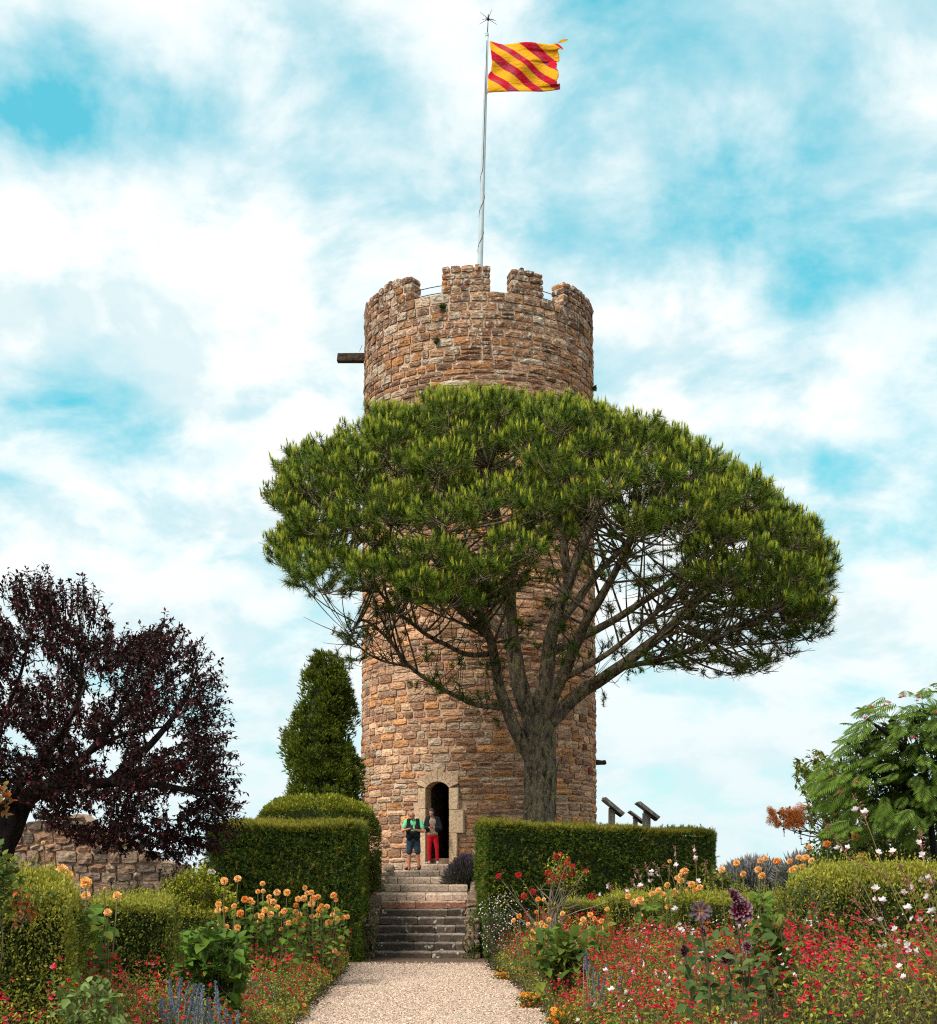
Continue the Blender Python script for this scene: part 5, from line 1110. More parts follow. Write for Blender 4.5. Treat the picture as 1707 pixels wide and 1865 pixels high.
dahlia('orange dahlia crowded with small blooms beside the gravel path', ZL(sz(Cc, 9, 15)), 22.0, gb(575, 22.0), 260, .12, [(520, 1660), (560, 1640), (625, 1660), (635, 1700), (615, 1770), (540, 1790)])
Z7 = lambda L, lo=8, hi=14: [(860 + a / 3.711, 1460 + b / 3.711, RNG.uniform(lo, hi)) for a, b in L]; Z8 = lambda L, lo=11, hi=16: [(1247 + a / 2.985, 1240 + b / 2.985, RNG.uniform(lo, hi)) for a, b in L]
dahlia('orange dahlia below the red rose on the right of the path', Z7([(447, 660), (435, 745), (280, 803), (318, 775), (485, 662), (612, 757), (520, 797), (380, 828), (435, 825), (470, 822), (497, 843), (455, 865), (410, 895), (415, 920), (432, 965), (365, 975), (548, 1035), (480, 840), (400, 880)], 8, 13), 20.5, gb(985, 20.5), 120, .15, [(960, 1690), (1020, 1680), (1060, 1720), (1050, 1770), (990, 1760)])
dahlia('orange dahlia with four blooms in front of the low box hedge block', Z7([(752, 798), (827, 790), (875, 808), (897, 848), (800, 765), (912, 728), (735, 830), (1137, 768), (1130, 795)], 8, 12), 18.5, gb(1080, 18.5), 70, .14, [(1030, 1690), (1110, 1680), (1110, 1730), (1030, 1735)])
dahlia('tall orange dahlia flowering above the box hedge, left of the purple blooms', Z7([(1053, 640), (1093, 683), (1135, 680), (1217, 625), (1258, 600), (1290, 625), (1320, 563), (1348, 610), (1370, 625), (1325, 665), (1325, 710), (1340, 700), (1418, 688), (1408, 495), (1420, 470), (1440, 470), (1385, 515), (1410, 535), (1485, 560), (1443, 608), (1505, 600), (1540, 580), (1335, 403), (1370, 600), (1135, 665)], 8, 15), 17.5, gb(1205, 17.5), 90, .12, [(1170, 1640), (1250, 1610), (1270, 1680), (1200, 1700), (1150, 1680)])
dahlia('orange dahlia against the grey lavender with a pair of big blooms', Z8([(202, 1027), (283, 990), (318, 1050), (410, 980), (440, 965), (400, 1027), (420, 1060), (503, 980), (570, 982)], 11, 17), 15.0, gb(1375, 15.0), 100, .13, [(1370, 1620), (1430, 1620), (1440, 1690), (1400, 1740), (1360, 1700)])
dahlia('orange dahlia cluster above the left end of the large right box hedge', Z8([(620, 960), (645, 965), (640, 1010), (585, 1030), (600, 1020), (660, 960), (678, 905), (690, 980)], 10, 14), 15.0, gb(1460, 15.0), 40, .12, [(1440, 1590), (1480, 1580), (1480, 1620), (1440, 1620)])
dahlia('single tall orange dahlia with a neighbour over the right box hedge', Z8([(775, 888), (960, 955), (980, 970), (950, 965), (930, 850)], 11, 16), 15.0, gb(1540, 15.0), 30, .12, [(1500, 1560), (1580, 1550), (1570, 1590), (1500, 1590)])

# dark purple dahlias
def bigdahlia(seed, back=False):
    r_ = np.random.default_rng(seed); P_ = []; D_ = []; U_ = []; S_ = []
    rings = [(10, 1.42, 1.0), (10, 1.15, .92), (9, .85, .74), (7, .5, .50)] if not back else [(9, 1.45, 1.0), (8, 1.2, .9)]
    for k_, (n, tilt, L) in enumerate(rings):
        for i in range(n):
            a_ = 2 * PI * (i + .5 * k_) / n + r_.normal(0, .08); t = tilt + r_.normal(0, .08); D_.append((math.sin(t) * math.cos(a_), math.sin(t) * math.sin(a_), math.cos(t))); S_.append(L * r_.uniform(.88, 1.05))
            U_.append((-math.cos(t) * math.cos(a_), -math.cos(t) * math.sin(a_), math.sin(t)))
    D_ = np.array(D_); U_ = np.array(U_); x = unit(np.cross(D_, U_)); R = np.stack([x, D_, np.cross(x, D_)], 2)
    w = .21; T = (np.array([(0, 0, 0), (w * .55, .35, .10), (w, .68, .10), (w * .55, .93, .03), (0, 1, -.03), (-w * .55, .93, .03), (-w, .68, .10), (-w * .55, .35, .10), (0, .62, -.04)]),
         np.array([(0, 1, 8), (1, 2, 8), (2, 3, 8), (3, 4, 8), (4, 5, 8), (5, 6, 8), (6, 7, 8), (7, 0, 8)]))
    V, Fc, C = inst(T, D_ * .06, R, np.array(S_), (1, 1, 1)); C = C.reshape(-1, 9, 3); deep = np.array((.085, .004, .024)); rim = np.array((.30, .22, .24)); mid = np.array((.15, .012, .045))
    g_ = np.array([deep, deep * 1.2, deep * 1.6, rim, rim * 1.3, rim, deep * 1.6, deep * 1.2, deep * 1.3])
    if back: g_ = np.array([(.5, .3, .15), mid, (.13, .06, .085), rim * .5, rim * .5, rim * .5, (.13, .06, .085), mid, (.22, .17, .19)])
    C[:] = g_[None] * r_.uniform(.8, 1.2, (len(C), 1, 1)); V0, F0, C0 = V, Fc, C.reshape(-1, 3)
    mb = MB(); mb.ball((0, 0, .10 if not back else -.02), (.13, .13, .10), 8, 6, (.62, .22, .03) if not back else (.10, .11, .02))
    bv = np.concatenate(mb.v); bf = []
    for f in mb.f: bf += [(f[0], f[i], f[i + 1]) for i in range(1, len(f) - 1)]
    return cat([(V0, F0, C0), (bv, np.array(bf), np.concatenate(mb.c))])
pdm = []
for s_, b_ in ((1, 0), (2, 1), (3, 0)):
    V, Fc, C = bigdahlia(s_, b_); o = mk('purple_bloom', V, Fc, M_FLOWER, None, C); pdm.append(o.data); bpy.data.objects.remove(o)
PDD = 8.3
pdh = empty('dahlia_plant', gb(1345, PDD), 'dark purple dahlia plant with white edged petals among the red salvia', 'dahlia')
mb = MB(); lp, ld = [], []
for (zx, zy, rr, m, rot, bx) in [(215, 610, 132, 1, (1.45, 0, .1), 300), (668, 605, 150, 0, (1.35, 0, .1), 720), (592, 452, 108, 2, (.9, .5, .4), 700), (235, 835, 82, 2, (1.2, .2, 1.3), 330), (512, 1110, 110, 2, (1.9, .5, .7), 560), (745, 1010, 75, 2, (1.5, .3, -.9), 750), (25, 1050, 85, 2, (1.6, .2, .9), 120)]:
    px, py = 1240 + zx / 6.113, 1560 + zy / 6.113; p = P(px, py, PDD + RNG.uniform(-.12, .12)); rad = rr / 6.113 / F * PDD
    o = bpy.data.objects.new('bloom', pdm[m]); COL.objects.link(o); o.parent = pdh; o.location = Vector(p) - pdh.location; o.rotation_euler = rot; o.scale = (rad, rad, rad)
    b_ = P(1240 + bx / 6.113, 1560 + 1700 / 6.113, PDD + .1); pa_ = bez(b_, (b_ + p) / 2 + (.03, .04, .05), p + (0, .035, 0), 9); mb.tube(pa_, np.linspace(.0065, .0045, 9), 6, (.13, .10, .06), cap=False)
    for q in range(7): lp.append(pa_[RNG.integers(1, 6)]); ld.append(unit(rdir(1)[0] * (1, .7, .4)))
mb.build('stem', M_STEM, pdh, True)
q = np.concatenate([np.array(lp), np.array([P(x, y, PDD + RNG.uniform(-.2, .5)) for x, y in scatter(110, [(1240, 1690), (1390, 1680), (1420, 1760), (1400, 1830), (1250, 1840)])])]); n = len(q); dd = unit(np.concatenate([np.array(ld), rdir(n - len(ld)) * (1, .7, .5)]) + (0, -.2, -.1)); c = pick([(.05, .10, .026), (.07, .12, .03), (.10, .14, .045), (.04, .08, .02)], n)
V, Fc, C = inst(T_WIDE, q, frames(dd, (0, -.5, 1)), .075 * RNG.uniform(.5, 1.3, n), c, .2, c); o = mk('foliage', V, Fc, M_LEAF, pdh, C); o['kind'] = 'stuff'

# red salvia beds
def salvia_bed(label, region, n, flowers, hf, lsz=.035, cols=None, fsz=.030, extra=None, sprays=420):
    """region(n) -> x,y in the bed; hf(x,y) -> canopy height above the ground"""
    x, y = region(n); q = np.stack([x, y, 0 * x], 1); hh = hf(x, y) * (.84 + .13 * vn(q, 3.2, 12) + .12 * vn(q, 1.1, 13)); v = RNG.random(n) ** .5
    q[:, 2] = gz(x, y) + hh * v; d = unit(rdir(n) * (1, 1, .6) + (0, -.15, .55)); c = pick(cols or [(.19, .235, .026), (.27, .30, .032), (.10, .14, .018), (.42, .40, .05), (.22, .17, .05), (.065, .09, .015)], n)
    parts = [inst(T_LEAF, q, frames(d, (0, -.4, 1)), lsz * RNG.uniform(.6, 1.3, n), c, .22, c * 1.2)]
    # wiry stems
    ns = n // 9; x, y = region(ns); q = np.stack([x, y, gz(x, y)], 1); hh = hf(x, y); q[:, 2] += hh * RNG.uniform(.2, .6, ns); d = unit(rdir(ns) * (.35, .35, 0) + (-.12, 0, 1)); parts.append(inst(T_BLADE, q, frames(d), np.stack([np.full(ns, .007), hh * RNG.uniform(.35, .55, ns), np.full(ns, .01)], 1), pick([(.12, .08, .045), (.10, .09, .05), (.17, .13, .07)], ns), .2))
    # flowers: little groups at the tips
    g_ = flowers // 3; x, y = region(g_); q = np.stack([x, y, 0 * x], 1); keep = RNG.random(g_) < .35 + .65 * (vn(q, 1.1, 31) > -.25); q = q[keep]; hh = hf(q[:, 0], q[:, 1]) * (.84 + .13 * vn(q, 3.2, 12) + .12 * vn(q, 1.1, 13)); q[:, 2] = gz(q[:, 0], q[:, 1]) + hh * RNG.uniform(.84, 1.10, len(q))
    q = np.repeat(q, 3, 0) + RNG.normal(0, .022, (len(q) * 3, 3)); m = len(q)
    T_FL = (np.array([(0, 0, 0), (.3, .5, .1), (.0, .75, .15), (-.3, .5, .1), (.55, .7, -.3), (.15, 1.0, -.45), (-.15, 1.0, -.45), (-.55, .7, -.3)]), np.array([(0, 1, 2), (0, 2, 3), (0, 4, 5), (0, 5, 6), (0, 6, 7)]))
    fc = pick([(.58, .012, .035), (.48, .010, .028), (.64, .04, .08), (.36, .008, .024), (.64, .12, .16)], m, (4, 3, 2, 2, .7)); parts.append(inst(T_FL, q, frames(unit(rdir(m) * (1, .7, .4) + (0, -.6, 0)), (0, 0, 1)), fsz * RNG.uniform(.7, 1.25, m), fc, .15, fc * 1.1))
    x, y = region(sprays); gq = np.stack([x, y, 0 * x], 1); gq[:, 2] = gz(x, y) + hf(x, y) * .72; sl = RNG.uniform(.26, .52, sprays); sdv = unit(rdir(sprays) * (.42, .42, 0) + (-.10, 0, 1)); parts.append(inst(T_BLADE, gq, frames(sdv), np.stack([np.full(sprays, .010), sl, np.full(sprays, .01)], 1), pick([(.16, .11, .06), (.15, .14, .06)], sprays), .2))
    k2 = 13; t_ = RNG.uniform(.45, 1.02, (sprays, k2, 1)); q = (gq[:, None] + sdv[:, None] * sl[:, None, None] * t_ + RNG.normal(0, .014, (sprays, k2, 3))).reshape(-1, 3); m = len(q); fl_ = RNG.random(m) < .42
    fc = pick([(.58, .012, .035), (.48, .010, .028), (.64, .04, .08), (.36, .008, .024), (.64, .12, .16)], int(fl_.sum()), (4, 3, 2, 2, .9)); parts.append(inst(T_FL, q[fl_], frames(unit(rdir(int(fl_.sum())) * (1, .7, .4) + (0, -.6, 0)), (0, 0, 1)), fsz * RNG.uniform(.8, 1.3, int(fl_.sum())), fc, .15, fc * 1.1))
    lc = pick([(.16, .21, .026), (.24, .27, .032), (.10, .15, .02)], m - int(fl_.sum())); parts.append(inst(T_LEAF, q[~fl_] - (0, 0, .06), frames(unit(rdir(len(lc)) + (0, 0, .3))), lsz * RNG.uniform(.7, 1.2, len(lc)), lc, .2))
    if extra:
        for (nx, ec, es) in extra:
            x, y = region(nx); q = np.stack([x, y, gz(x, y) + hf(x, y) * RNG.uniform(.9, 1.12, nx)], 1); q = np.repeat(q, 3, 0) + RNG.normal(0, .018, (nx * 3, 3)); fc = pick(ec, len(q)); parts.append(inst(T_WIDE, q, frames(rdir(len(q))), es * RNG.uniform(.7, 1.2, len(q)), fc, .15))
    V, Fc, C = cat(parts); o = mk('red_salvia', V, Fc, M_LEAF, None, C); return tag(o, label, 'flower bed', kind='stuff')
def reg_poly(poly):
    poly = np.array(poly, float); lo, hi = poly.min(0), poly.max(0); px_, py_ = poly[:, 0], poly[:, 1]
    def f(n):
        X = []; Y = []; c_ = 0
        while c_ < n:
            x = RNG.uniform(lo[0], hi[0], n * 2); y = RNG.uniform(lo[1], hi[1], n * 2); ins = np.zeros(len(x), bool); m = len(poly)
            for i in range(m):
                x1, y1 = poly[i]; x2, y2 = poly[i - 1]
                if y1 == y2: continue
                ins ^= ((y1 > y) != (y2 > y)) & (x < (x2 - x1) * (y - y1) / (y2 - y1) + x1)
            X.append(x[ins]); Y.append(y[ins]); c_ += int(ins.sum())
        return np.concatenate(X)[:n], np.concatenate(Y)[:n]
    return f
def hr(x, y):  # right bed: low at the path edge, higher inside
    e = x - path_r(y); return np.clip(.36 + e * .85, .2, np.interp(y, [7, 8, 14, 20], [.78, .82, 1.22, 1.15]) + .42 * sstep(1.7, 2.3, x) * (y < 11.5))
def hl(x, y):
    e = path_l(y) - x; return np.clip(.32 + e * .8, .2, np.interp(y, [7, 8, 11.5, 14.5, 20], [.78, .82, .98, .62, .58]))
salvia_bed('red flowering salvia filling the bed right of the path', reg_poly([(1.05, 16), (1.02, 18), (.75, 22), (.42, 25.5), (.6, 26.6), (2.2, 25.5), (4.4, 19), (4.6, 14), (4.6, 8.0), (1.5, 8.0)]), 92000, 9000, hr, sprays=1000, extra=[(140, [(.78, .70, .70), (.75, .55, .58)], .03), (40, [(.16, .18, .26)], .03)])
salvia_bed('red flowering salvia filling the bed left of the path', reg_poly([(-2.05, 15.5), (-2.12, 18), (-2.18, 24), (-2.3, 26.4), (-3.2, 26), (-4.6, 19), (-5.6, 14), (-5.0, 7.6), (-1.9, 7.6)]), 72000, 6000, hl, sprays=480)

# blue mealy sage spikes
def spikes(label, pts, D, col, hgt, group=None):
    base = gb(pts[len(pts) // 2][0], D); root = empty('blue_sage', base, label, 'sage', group); me = []
    for s_ in range(3):
        n = 70; t = RNG.random(n); a_ = RNG.uniform(0, 6.28, n); q = np.stack([np.cos(a_) * .035 * (1 - .55 * t), np.sin(a_) * .035 * (1 - .55 * t), t], 1) * (1, 1, 1); d = unit(np.stack([np.cos(a_), np.sin(a_), .6 + 0 * t], 1)); c = pick(col, n)
        axm = MB(); axm.tube([(0, 0, -.02), (0, 0, .14), (0, 0, .28)], [.014, .012, .006], 4, col[0], cap=False); av = np.concatenate(axm.v); af = np.array([(f[0], f[1], f[2]) for f in axm.f] + [(f[0], f[2], f[3]) for f in axm.f])
        q[:, :2] *= .25
        V, Fc, C = cat([inst(T_WIDE, q * np.array((1, 1, .28)), frames(d), .024, c, .2), (av, af, np.concatenate(axm.c))]); o = mk('flower_spike', V, Fc, M_LEAF, None, C); me.append(o.data); bpy.data.objects.remove(o)
    mb = MB(); lp = []
    for (px, py) in pts:
        d_ = D + RNG.uniform(-.3, .3); p = P(px, py, d_); o = bpy.data.objects.new('flower_spike', me[RNG.integers(3)]); COL.objects.link(o); o.parent = root; s = RNG.uniform(.8, 1.2) * hgt; o.location = Vector(p - (0, 0, .24 * s)) - root.location; o.rotation_euler = (RNG.normal(0, .12), RNG.normal(0, .15), RNG.uniform(0, 6)); o.scale = (s, s, s)
        b_ = np.array((p[0] * .9 + base[0] * .1, p[1], base[2])); mb.tube([b_, (b_ + p) / 2 + RNG.normal(0, .02, 3), p - (0, 0, .2 * s)], [.006, .005, .005], 4, (.12, .14, .08)); lp += [b_ + (p - b_) * t for t in RNG.uniform(.2, .7, 5)]
    mb.build('stem', M_STEM, root, True); lp = np.array(lp); n = len(lp); c = pick([(.10, .14, .05), (.08, .11, .045)], n); V, Fc, C = inst(T_LEAF, lp, frames(unit(rdir(n) + (0, 0, .3))), .07, c, .2); o = mk('foliage', V, Fc, M_LEAF, root, C); o['kind'] = 'stuff'
BLU = [(.17, .21, .27), (.12, .155, .21), (.23, .27, .33)]
spikes('blue grey sage spikes at the bottom of the left bed', [(312, 1792), (325, 1790), (330, 1800), (338, 1793), (345, 1795), (352, 1798), (360, 1808), (368, 1800), (372, 1822), (380, 1830), (398, 1812), (402, 1830), (410, 1845), (430, 1848), (300, 1822), (290, 1830), (310, 1830), (322, 1815), (340, 1825), (355, 1835), (385, 1850), (270, 1835), (420, 1858), (308, 1850), (395, 1795), (345, 1850), (365, 1855), (330, 1845)], 11.2, BLU, .8)
spikes('pale blue sage spikes in the middle of the red salvia on the right', [(1063, 1745), (1072, 1752), (1080, 1765), (1090, 1775), (1096, 1785), (1102, 1795), (1125, 1775), (1130, 1782), (1068, 1735), (1085, 1790), (1110, 1760), (1200, 1790), (1150, 1760), (1210, 1780)], 14.0, BLU, .6)
spikes('few pale blue sage spikes at the path side of the left bed', [(455, 1785), (462, 1780), (470, 1790), (490, 1790), (500, 1795), (478, 1775)], 17, BLU, .6)

shrub('leafy_plant', 'broad leaved green plant in the middle of the red salvia right of the path', 'plant', gb(1025, 17.0), scatter(46, [(985, 1705), (1050, 1695), (1075, 1740), (1040, 1765), (990, 1755)]), 17.0, .35, 7, .17, GREEN, T_WIDE, (.2, .4), droop=.5, stemr=.006)
shrub('leafy_plant', 'broad leaved green plant between the purple dahlias and the large box hedge', 'plant', gb(1400, 9.6), scatter(44, [(1375, 1670), (1415, 1660), (1440, 1710), (1420, 1770), (1380, 1760)]), 9.6, .25, 6, .095, GREEN, T_WIDE, (.15, .3), droop=.5, stemr=.004)
shrub('leafy_plant', 'tall leafy plant with large dark leaves left of the blue sage', 'plant', gb(390, 13.6), scatter(80, [(335, 1700), (385, 1675), (440, 1700), (455, 1770), (420, 1835), (365, 1830), (330, 1770)]), 13.6, .35, 7, .15, [(.055, .11, .016), (.08, .15, .02), (.11, .18, .024)], T_WIDE, (.2, .45), droop=.6, stemr=.006)
shrub('leafy_plant', 'low pale leaved plant at the bottom of the left bed', 'plant', gb(160, 8.8), scatter(46, [(95, 1790), (150, 1775), (215, 1795), (225, 1840), (120, 1850)]), 8.8, .25, 7, .075, [(.16, .22, .06), (.20, .27, .09), (.12, .18, .04)], T_WIDE, (.12, .25), droop=.2, stemr=.003)
shrub('wall_plant', 'small creeping plant spilling over the left flank of the steps', 'plant', P(676, 1735, 28.4), scatter(60, [(668, 1640), (684, 1650), (690, 1742), (660, 1745), (664, 1690)]), 28.4, .3, 9, .07, GREEN, T_LEAF, (.1, .25), droop=.5)
shrub('wall_plant', 'small creeping plant spilling over the right flank of the steps', 'plant', P(858, 1735, 28.3), scatter(46, [(852, 1660), (868, 1640), (872, 1745), (846, 1745), (850, 1700)]), 28.3, .3, 9, .07, GREEN, T_LEAF, (.1, .25), droop=.5)
# marigolds along the path edge
mgm = []
for s_, cs_ in ((1, [(.82, .26, .02), (.88, .36, .03)]), (2, [(.80, .20, .02), (.7, .14, .02)]), (3, [(.88, .45, .05), (.85, .35, .03)])):
    V, Fc, C = pompon(40 + s_, cs_, 30); o = mk('bloom', V, Fc, M_FLOWER, None, C); mgm.append(o.data); bpy.data.objects.remove(o)
def marigold(label, poly, n, D, dia, white=0):
    pts = scatter(n, poly); c0 = np.mean(poly, 0); base = gb(c0[0], D); root = empty('marigold_clump', base, label, 'marigold', 'marigolds edging the path'); lp = []
    for i, (px, py) in enumerate(pts):
        p = P(px, py, D + RNG.uniform(-.15, .15)); o = bloom(root, p, dia / 2 / F * D * RNG.uniform(.75, 1.15), me=mgm[RNG.integers(3)]); o.scale[2] *= .6; lp += list(p + RNG.normal(0, 1, (16, 3)) * (.05, .05, .035) - (0, 0, .05))
    lp = np.array(lp); n = len(lp); c = pick(GREEN, n); V, Fc, C = inst(T_LEAF, lp, frames(rdir(n)), .04, c, .2); o = mk('foliage', V, Fc, M_LEAF, root, C); o['kind'] = 'stuff'
marigold('small orange marigold clump at the far end of the right path edge', [(897, 1762), (925, 1770), (928, 1800), (910, 1795)], 40, 23.2, 6)
marigold('orange marigold clump half way along the right path edge', [(945, 1808), (985, 1805), (985, 1835), (950, 1840)], 42, 18.7, 8)
marigold('bright orange marigold clump at the bottom right of the path', [(995, 1838), (1030, 1828), (1068, 1840), (1070, 1870), (1000, 1872)], 60, 15.6, 11)
marigold('few orange marigolds at the left path edge', [(510, 1835), (560, 1825), (562, 1845), (515, 1862)], 18, 17.2, 7)

# gaura: wands with white and pink flowers
def wand_flower(seed):
    r_ = np.random.default_rng(seed); n = 5; d = np.array([(math.cos(a_), math.sin(a_), .5) for a_ in (0.3, 1.2, 2.0, 2.9, 4.4)]); d = unit(d + r_.normal(0, .12, d.shape)); c = np.array([(.80, .74, .74)] * 4 + [(.62, .16, .22)]); v = inst(T_WIDE, np.zeros((5, 3)), frames(d, (0, 0, 1)), np.array((1, 1, 1, 1, .8)), c); return v
gwm = []
for s_ in range(3):
    V, Fc, C = wand_flower(s_); o = mk('flower', V, Fc, M_FLOWER, None, C); gwm.append(o.data); bpy.data.objects.remove(o)
def gaura(label, wands, D, base, fl, fsize, stemcol=(.18, .16, .06), bud=(.42, .12, .13), thick=.0032, nfol=60):
    root = empty('gaura_plant', base, label, 'gaura', 'gaura plants'); base = np.asarray(base, float); mb = MB(); bp_, bd_ = [], []
    for pts in wands:
        d_ = D + RNG.uniform(-.12, .12); pa_ = smoothpath([P(a, b, d_) for a, b in pts], 14); mb.tube(pa_, np.linspace(thick, thick * .45, 14), 5, stemcol, cap=False)
        for t in RNG.uniform(.62, 1.0, 26): i = min(12, int(t * 13)); bp_.append(pa_[i] + (pa_[i + 1] - pa_[i]) * (t * 13 - i)); bd_.append(unit((pa_[i + 1] - pa_[i]) * 12 + rdir(1)[0] * .5))
    for (px, py) in fl:
        o = bpy.data.objects.new('flower', gwm[RNG.integers(3)]); COL.objects.link(o); o.parent = root; o.location = Vector(P(px, py, D + RNG.uniform(-.1, .1))) - root.location; o.rotation_euler = (RNG.uniform(.8, 1.8), RNG.uniform(-.6, .6), RNG.uniform(0, 6)); s = fsize * RNG.uniform(.8, 1.15); o.scale = (s, s, s)
    mb.build('stem', M_STEM, root, True); bp_ = np.array(bp_); n = len(bp_); T_BUD = (np.array([(0, 0, 0), (.11, .55, 0), (0, .55, .11), (-.11, .55, 0), (0, .55, -.11), (0, 1, 0)]), np.array([(0, 1, 2), (0, 2, 3), (0, 3, 4), (0, 4, 1), (5, 2, 1), (5, 3, 2), (5, 4, 3), (5, 1, 4)]))
    c = pick([bud, (.50, .25, .20), (.35, .08, .10)], n); V, Fc, C = inst(T_BUD, bp_, frames(np.array(bd_)), fsize * RNG.uniform(.7, 1.2, n), c, .15); o = mk('buds', V, Fc, M_FLOWER, root, C); o['kind'] = 'stuff'
    k_ = RNG.integers(0, len(wands), nfol); q = np.array([P(*[(1 - t) * wands[i][0][m] + t * wands[i][1][m] for m in (0, 1)], D) for i, t in zip(k_, RNG.random(nfol))]); c = pick(OLIVE, nfol); V, Fc, C = inst(T_LEAF, q, frames(rdir(nfol)), fsize * 1.6, c, .2); o = mk('foliage', V, Fc, M_LEAF, root, C); o['kind'] = 'stuff'
z8 = lambda L: [(1247 + a / 2.985, 1240 + b / 2.985) for a, b in L]
gaura('tall gaura wands with white and pink flowers at the right edge, nearest the viewer', [z8(w) for w in [[(1373, 1600), (1150, 1180), (990, 770), (910, 610)], [(1300, 1720), (1100, 1370), (900, 980), (752, 755)], [(1373, 1300), (1320, 1100), (1300, 950), (1275, 820)], [(1373, 1560), (1200, 1400), (1050, 1330), (865, 1265)],
    [(1373, 1450), (1240, 1280), (1100, 1080), (920, 960)], [(1330, 1750), (1180, 1480), (1050, 1300), (925, 1110)], [(1373, 1380), (1280, 1200), (1200, 1090), (1165, 990)], [(1360, 1560), (1350, 1350), (1330, 1200), (1310, 1060)], [(1300, 1850), (1200, 1650), (1130, 1420), (1040, 1180)], [(1373, 1500), (1290, 1330), (1240, 1180), (1215, 1060)], [(1200, 1700), (1060, 1380), (960, 1240), (905, 1170)], [(1373, 1250), (1365, 1180), (1355, 1120), (1340, 1030)]]],
    6.4, gb(1720, 6.4), z8([(930, 705), (935, 772), (975, 715), (880, 905), (830, 912), (860, 920), (1050, 935), (1130, 930), (1275, 885), (1290, 950), (1285, 1080), (1325, 1072), (1350, 1095), (1195, 1150), (1245, 1125), (1040, 1190), (1075, 1195), (1060, 1305), (1100, 1370), (1140, 1352), (1285, 1300), (1235, 1302), (1335, 1255), (1215, 1440), (1215, 1470), (1250, 1470), (1170, 1555), (1195, 1610), (1060, 1450), (1085, 1445), (1035, 1130), (1320, 1180), (1350, 1255), (1210, 1235)]), .023)
z7 = lambda L: [(860 + a / 3.711, 1460 + b / 3.711) for a, b in L]
gaura('gaura with thin white flowering wands before the right yew hedge', [z7(w) for w in [[(1250, 760), (1200, 640), (1150, 540), (1100, 440)], [(1300, 760), (1230, 600), (1190, 500), (1170, 420)], [(1320, 760), (1290, 560), (1260, 470), (1230, 415)], [(1400, 760), (1390, 560), (1380, 420), (1370, 305)], [(1520, 760), (1515, 560), (1515, 430), (1498, 310)], [(1400, 750), (1370, 560), (1340, 480), (1305, 425)], [(1180, 760), (1120, 640), (1090, 560), (1080, 520)], [(1450, 740), (1445, 600), (1445, 500), (1440, 440)], [(1000, 760), (960, 640), (935, 590), (925, 560)], [(1100, 720), (1060, 640), (1045, 610), (1035, 590)], [(1560, 640), (1570, 540), (1578, 470), (1580, 400)]]],
    19.0, gb(1215, 19.0), z7([(1100, 512), (1132, 512), (1188, 492), (1210, 470), (1250, 482), (1195, 545), (1215, 540), (1090, 568), (1140, 570), (1378, 360), (1372, 432), (1508, 385), (1508, 330), (925, 575), (1045, 610), (868, 635), (1530, 540), (1520, 545), (1470, 570), (1215, 500), (1255, 505), (1350, 740), (1460, 550)]), .05, thick=.006, nfol=120, bud=(.25, .17, .10))
gaura('gaura spray with pink and white flowers between the dark dahlias and salvia', [z7(w) for w in [[(1500, 1300), (1330, 1130), (1200, 1000), (1065, 880)], [(1480, 1240), (1430, 1050), (1380, 920), (1360, 860)], [(1620, 1300), (1560, 1120), (1500, 960), (1440, 830)], [(1560, 1250), (1530, 1100), (1530, 980), (1540, 880)], [(1440, 1380), (1280, 1230), (1120, 1120), (980, 1100)], [(900, 1450), (850, 1380), (820, 1340), (795, 1310)]]],
    9.0, gb(1270, 9.0), z7([(1115, 945), (1410, 870), (1420, 880), (1395, 830), (1500, 875), (1170, 1100), (1300, 1160), (1325, 1190), (1500, 1130), (1540, 1080), (1525, 1160), (900, 1140), (830, 1378), (940, 1270), (1550, 1020), (1480, 900), (1330, 1250), (1370, 730), (1050, 1290), (720, 1480), (1240, 1170)]), .027)
# fine white-flowered bush at the foot of the right hedge
gw = shrub('white_gaura_bush', 'airy bush of tiny white flowers at the foot of the right yew hedge', 'shrub', gb(905, 25.6), scatter(150, [(872, 1660), (920, 1640), (960, 1690), (955, 1740), (915, 1755), (885, 1745)]), 25.4, .35, 12, .05, [(.06, .09, .025), (.09, .12, .03), (.045, .07, .02)], T_LEAF, (.3, .55), up=1.2)
n = 360; pts = scatter(n, [(866, 1650), (890, 1630), (930, 1625), (965, 1680), (955, 1730), (915, 1745), (880, 1730)]); q = np.array([P(x, y, 25.1 + RNG.uniform(-.25, .25)) for x, y in pts]); c = pick([(.78, .70, .68), (.72, .56, .56), (.80, .76, .74)], n); V, Fc, C = inst(T_WIDE, q, frames(rdir(n)), .034 * RNG.uniform(.6, 1.2, n), c, .1); o = mk('flowers', V, Fc, M_FLOWER, gw, C); o['kind'] = 'stuff'
# red rose bush
rb_ = empty('rose_bush', gb(1015, 22.5), 'red rose bush with bare grey stems and yellow green leaves before the yew hedge', 'rose bush'); mb = MB(); b0 = np.array(gb(1018, 22.5)); RO = []
rosepts = z7([(597, 360), (570, 370), (650, 387), (637, 412), (682, 438), (585, 460), (515, 483), (768, 470), (545, 520), (565, 505), (570, 535), (520, 535), (178, 503), (315, 497), (350, 640), (410, 610), (800, 640), (820, 650), (622, 505), (640, 420), (680, 490), (645, 850), (1135, 570)])
V, Fc, C = pompon(77, [(.55, .012, .03), (.45, .008, .022)], 34); o = mk('rose_bloom', V, Fc, M_FLOWER, None, C); rme = o.data; bpy.data.objects.remove(o)
tips = []
for (px, py) in rosepts:
    p = P(px, py, 22.3 + RNG.uniform(-.25, .25)); o = bloom(rb_, p, RNG.uniform(.045, .065), me=rme, name='rose_bloom'); tips.append(p)
V_ = []
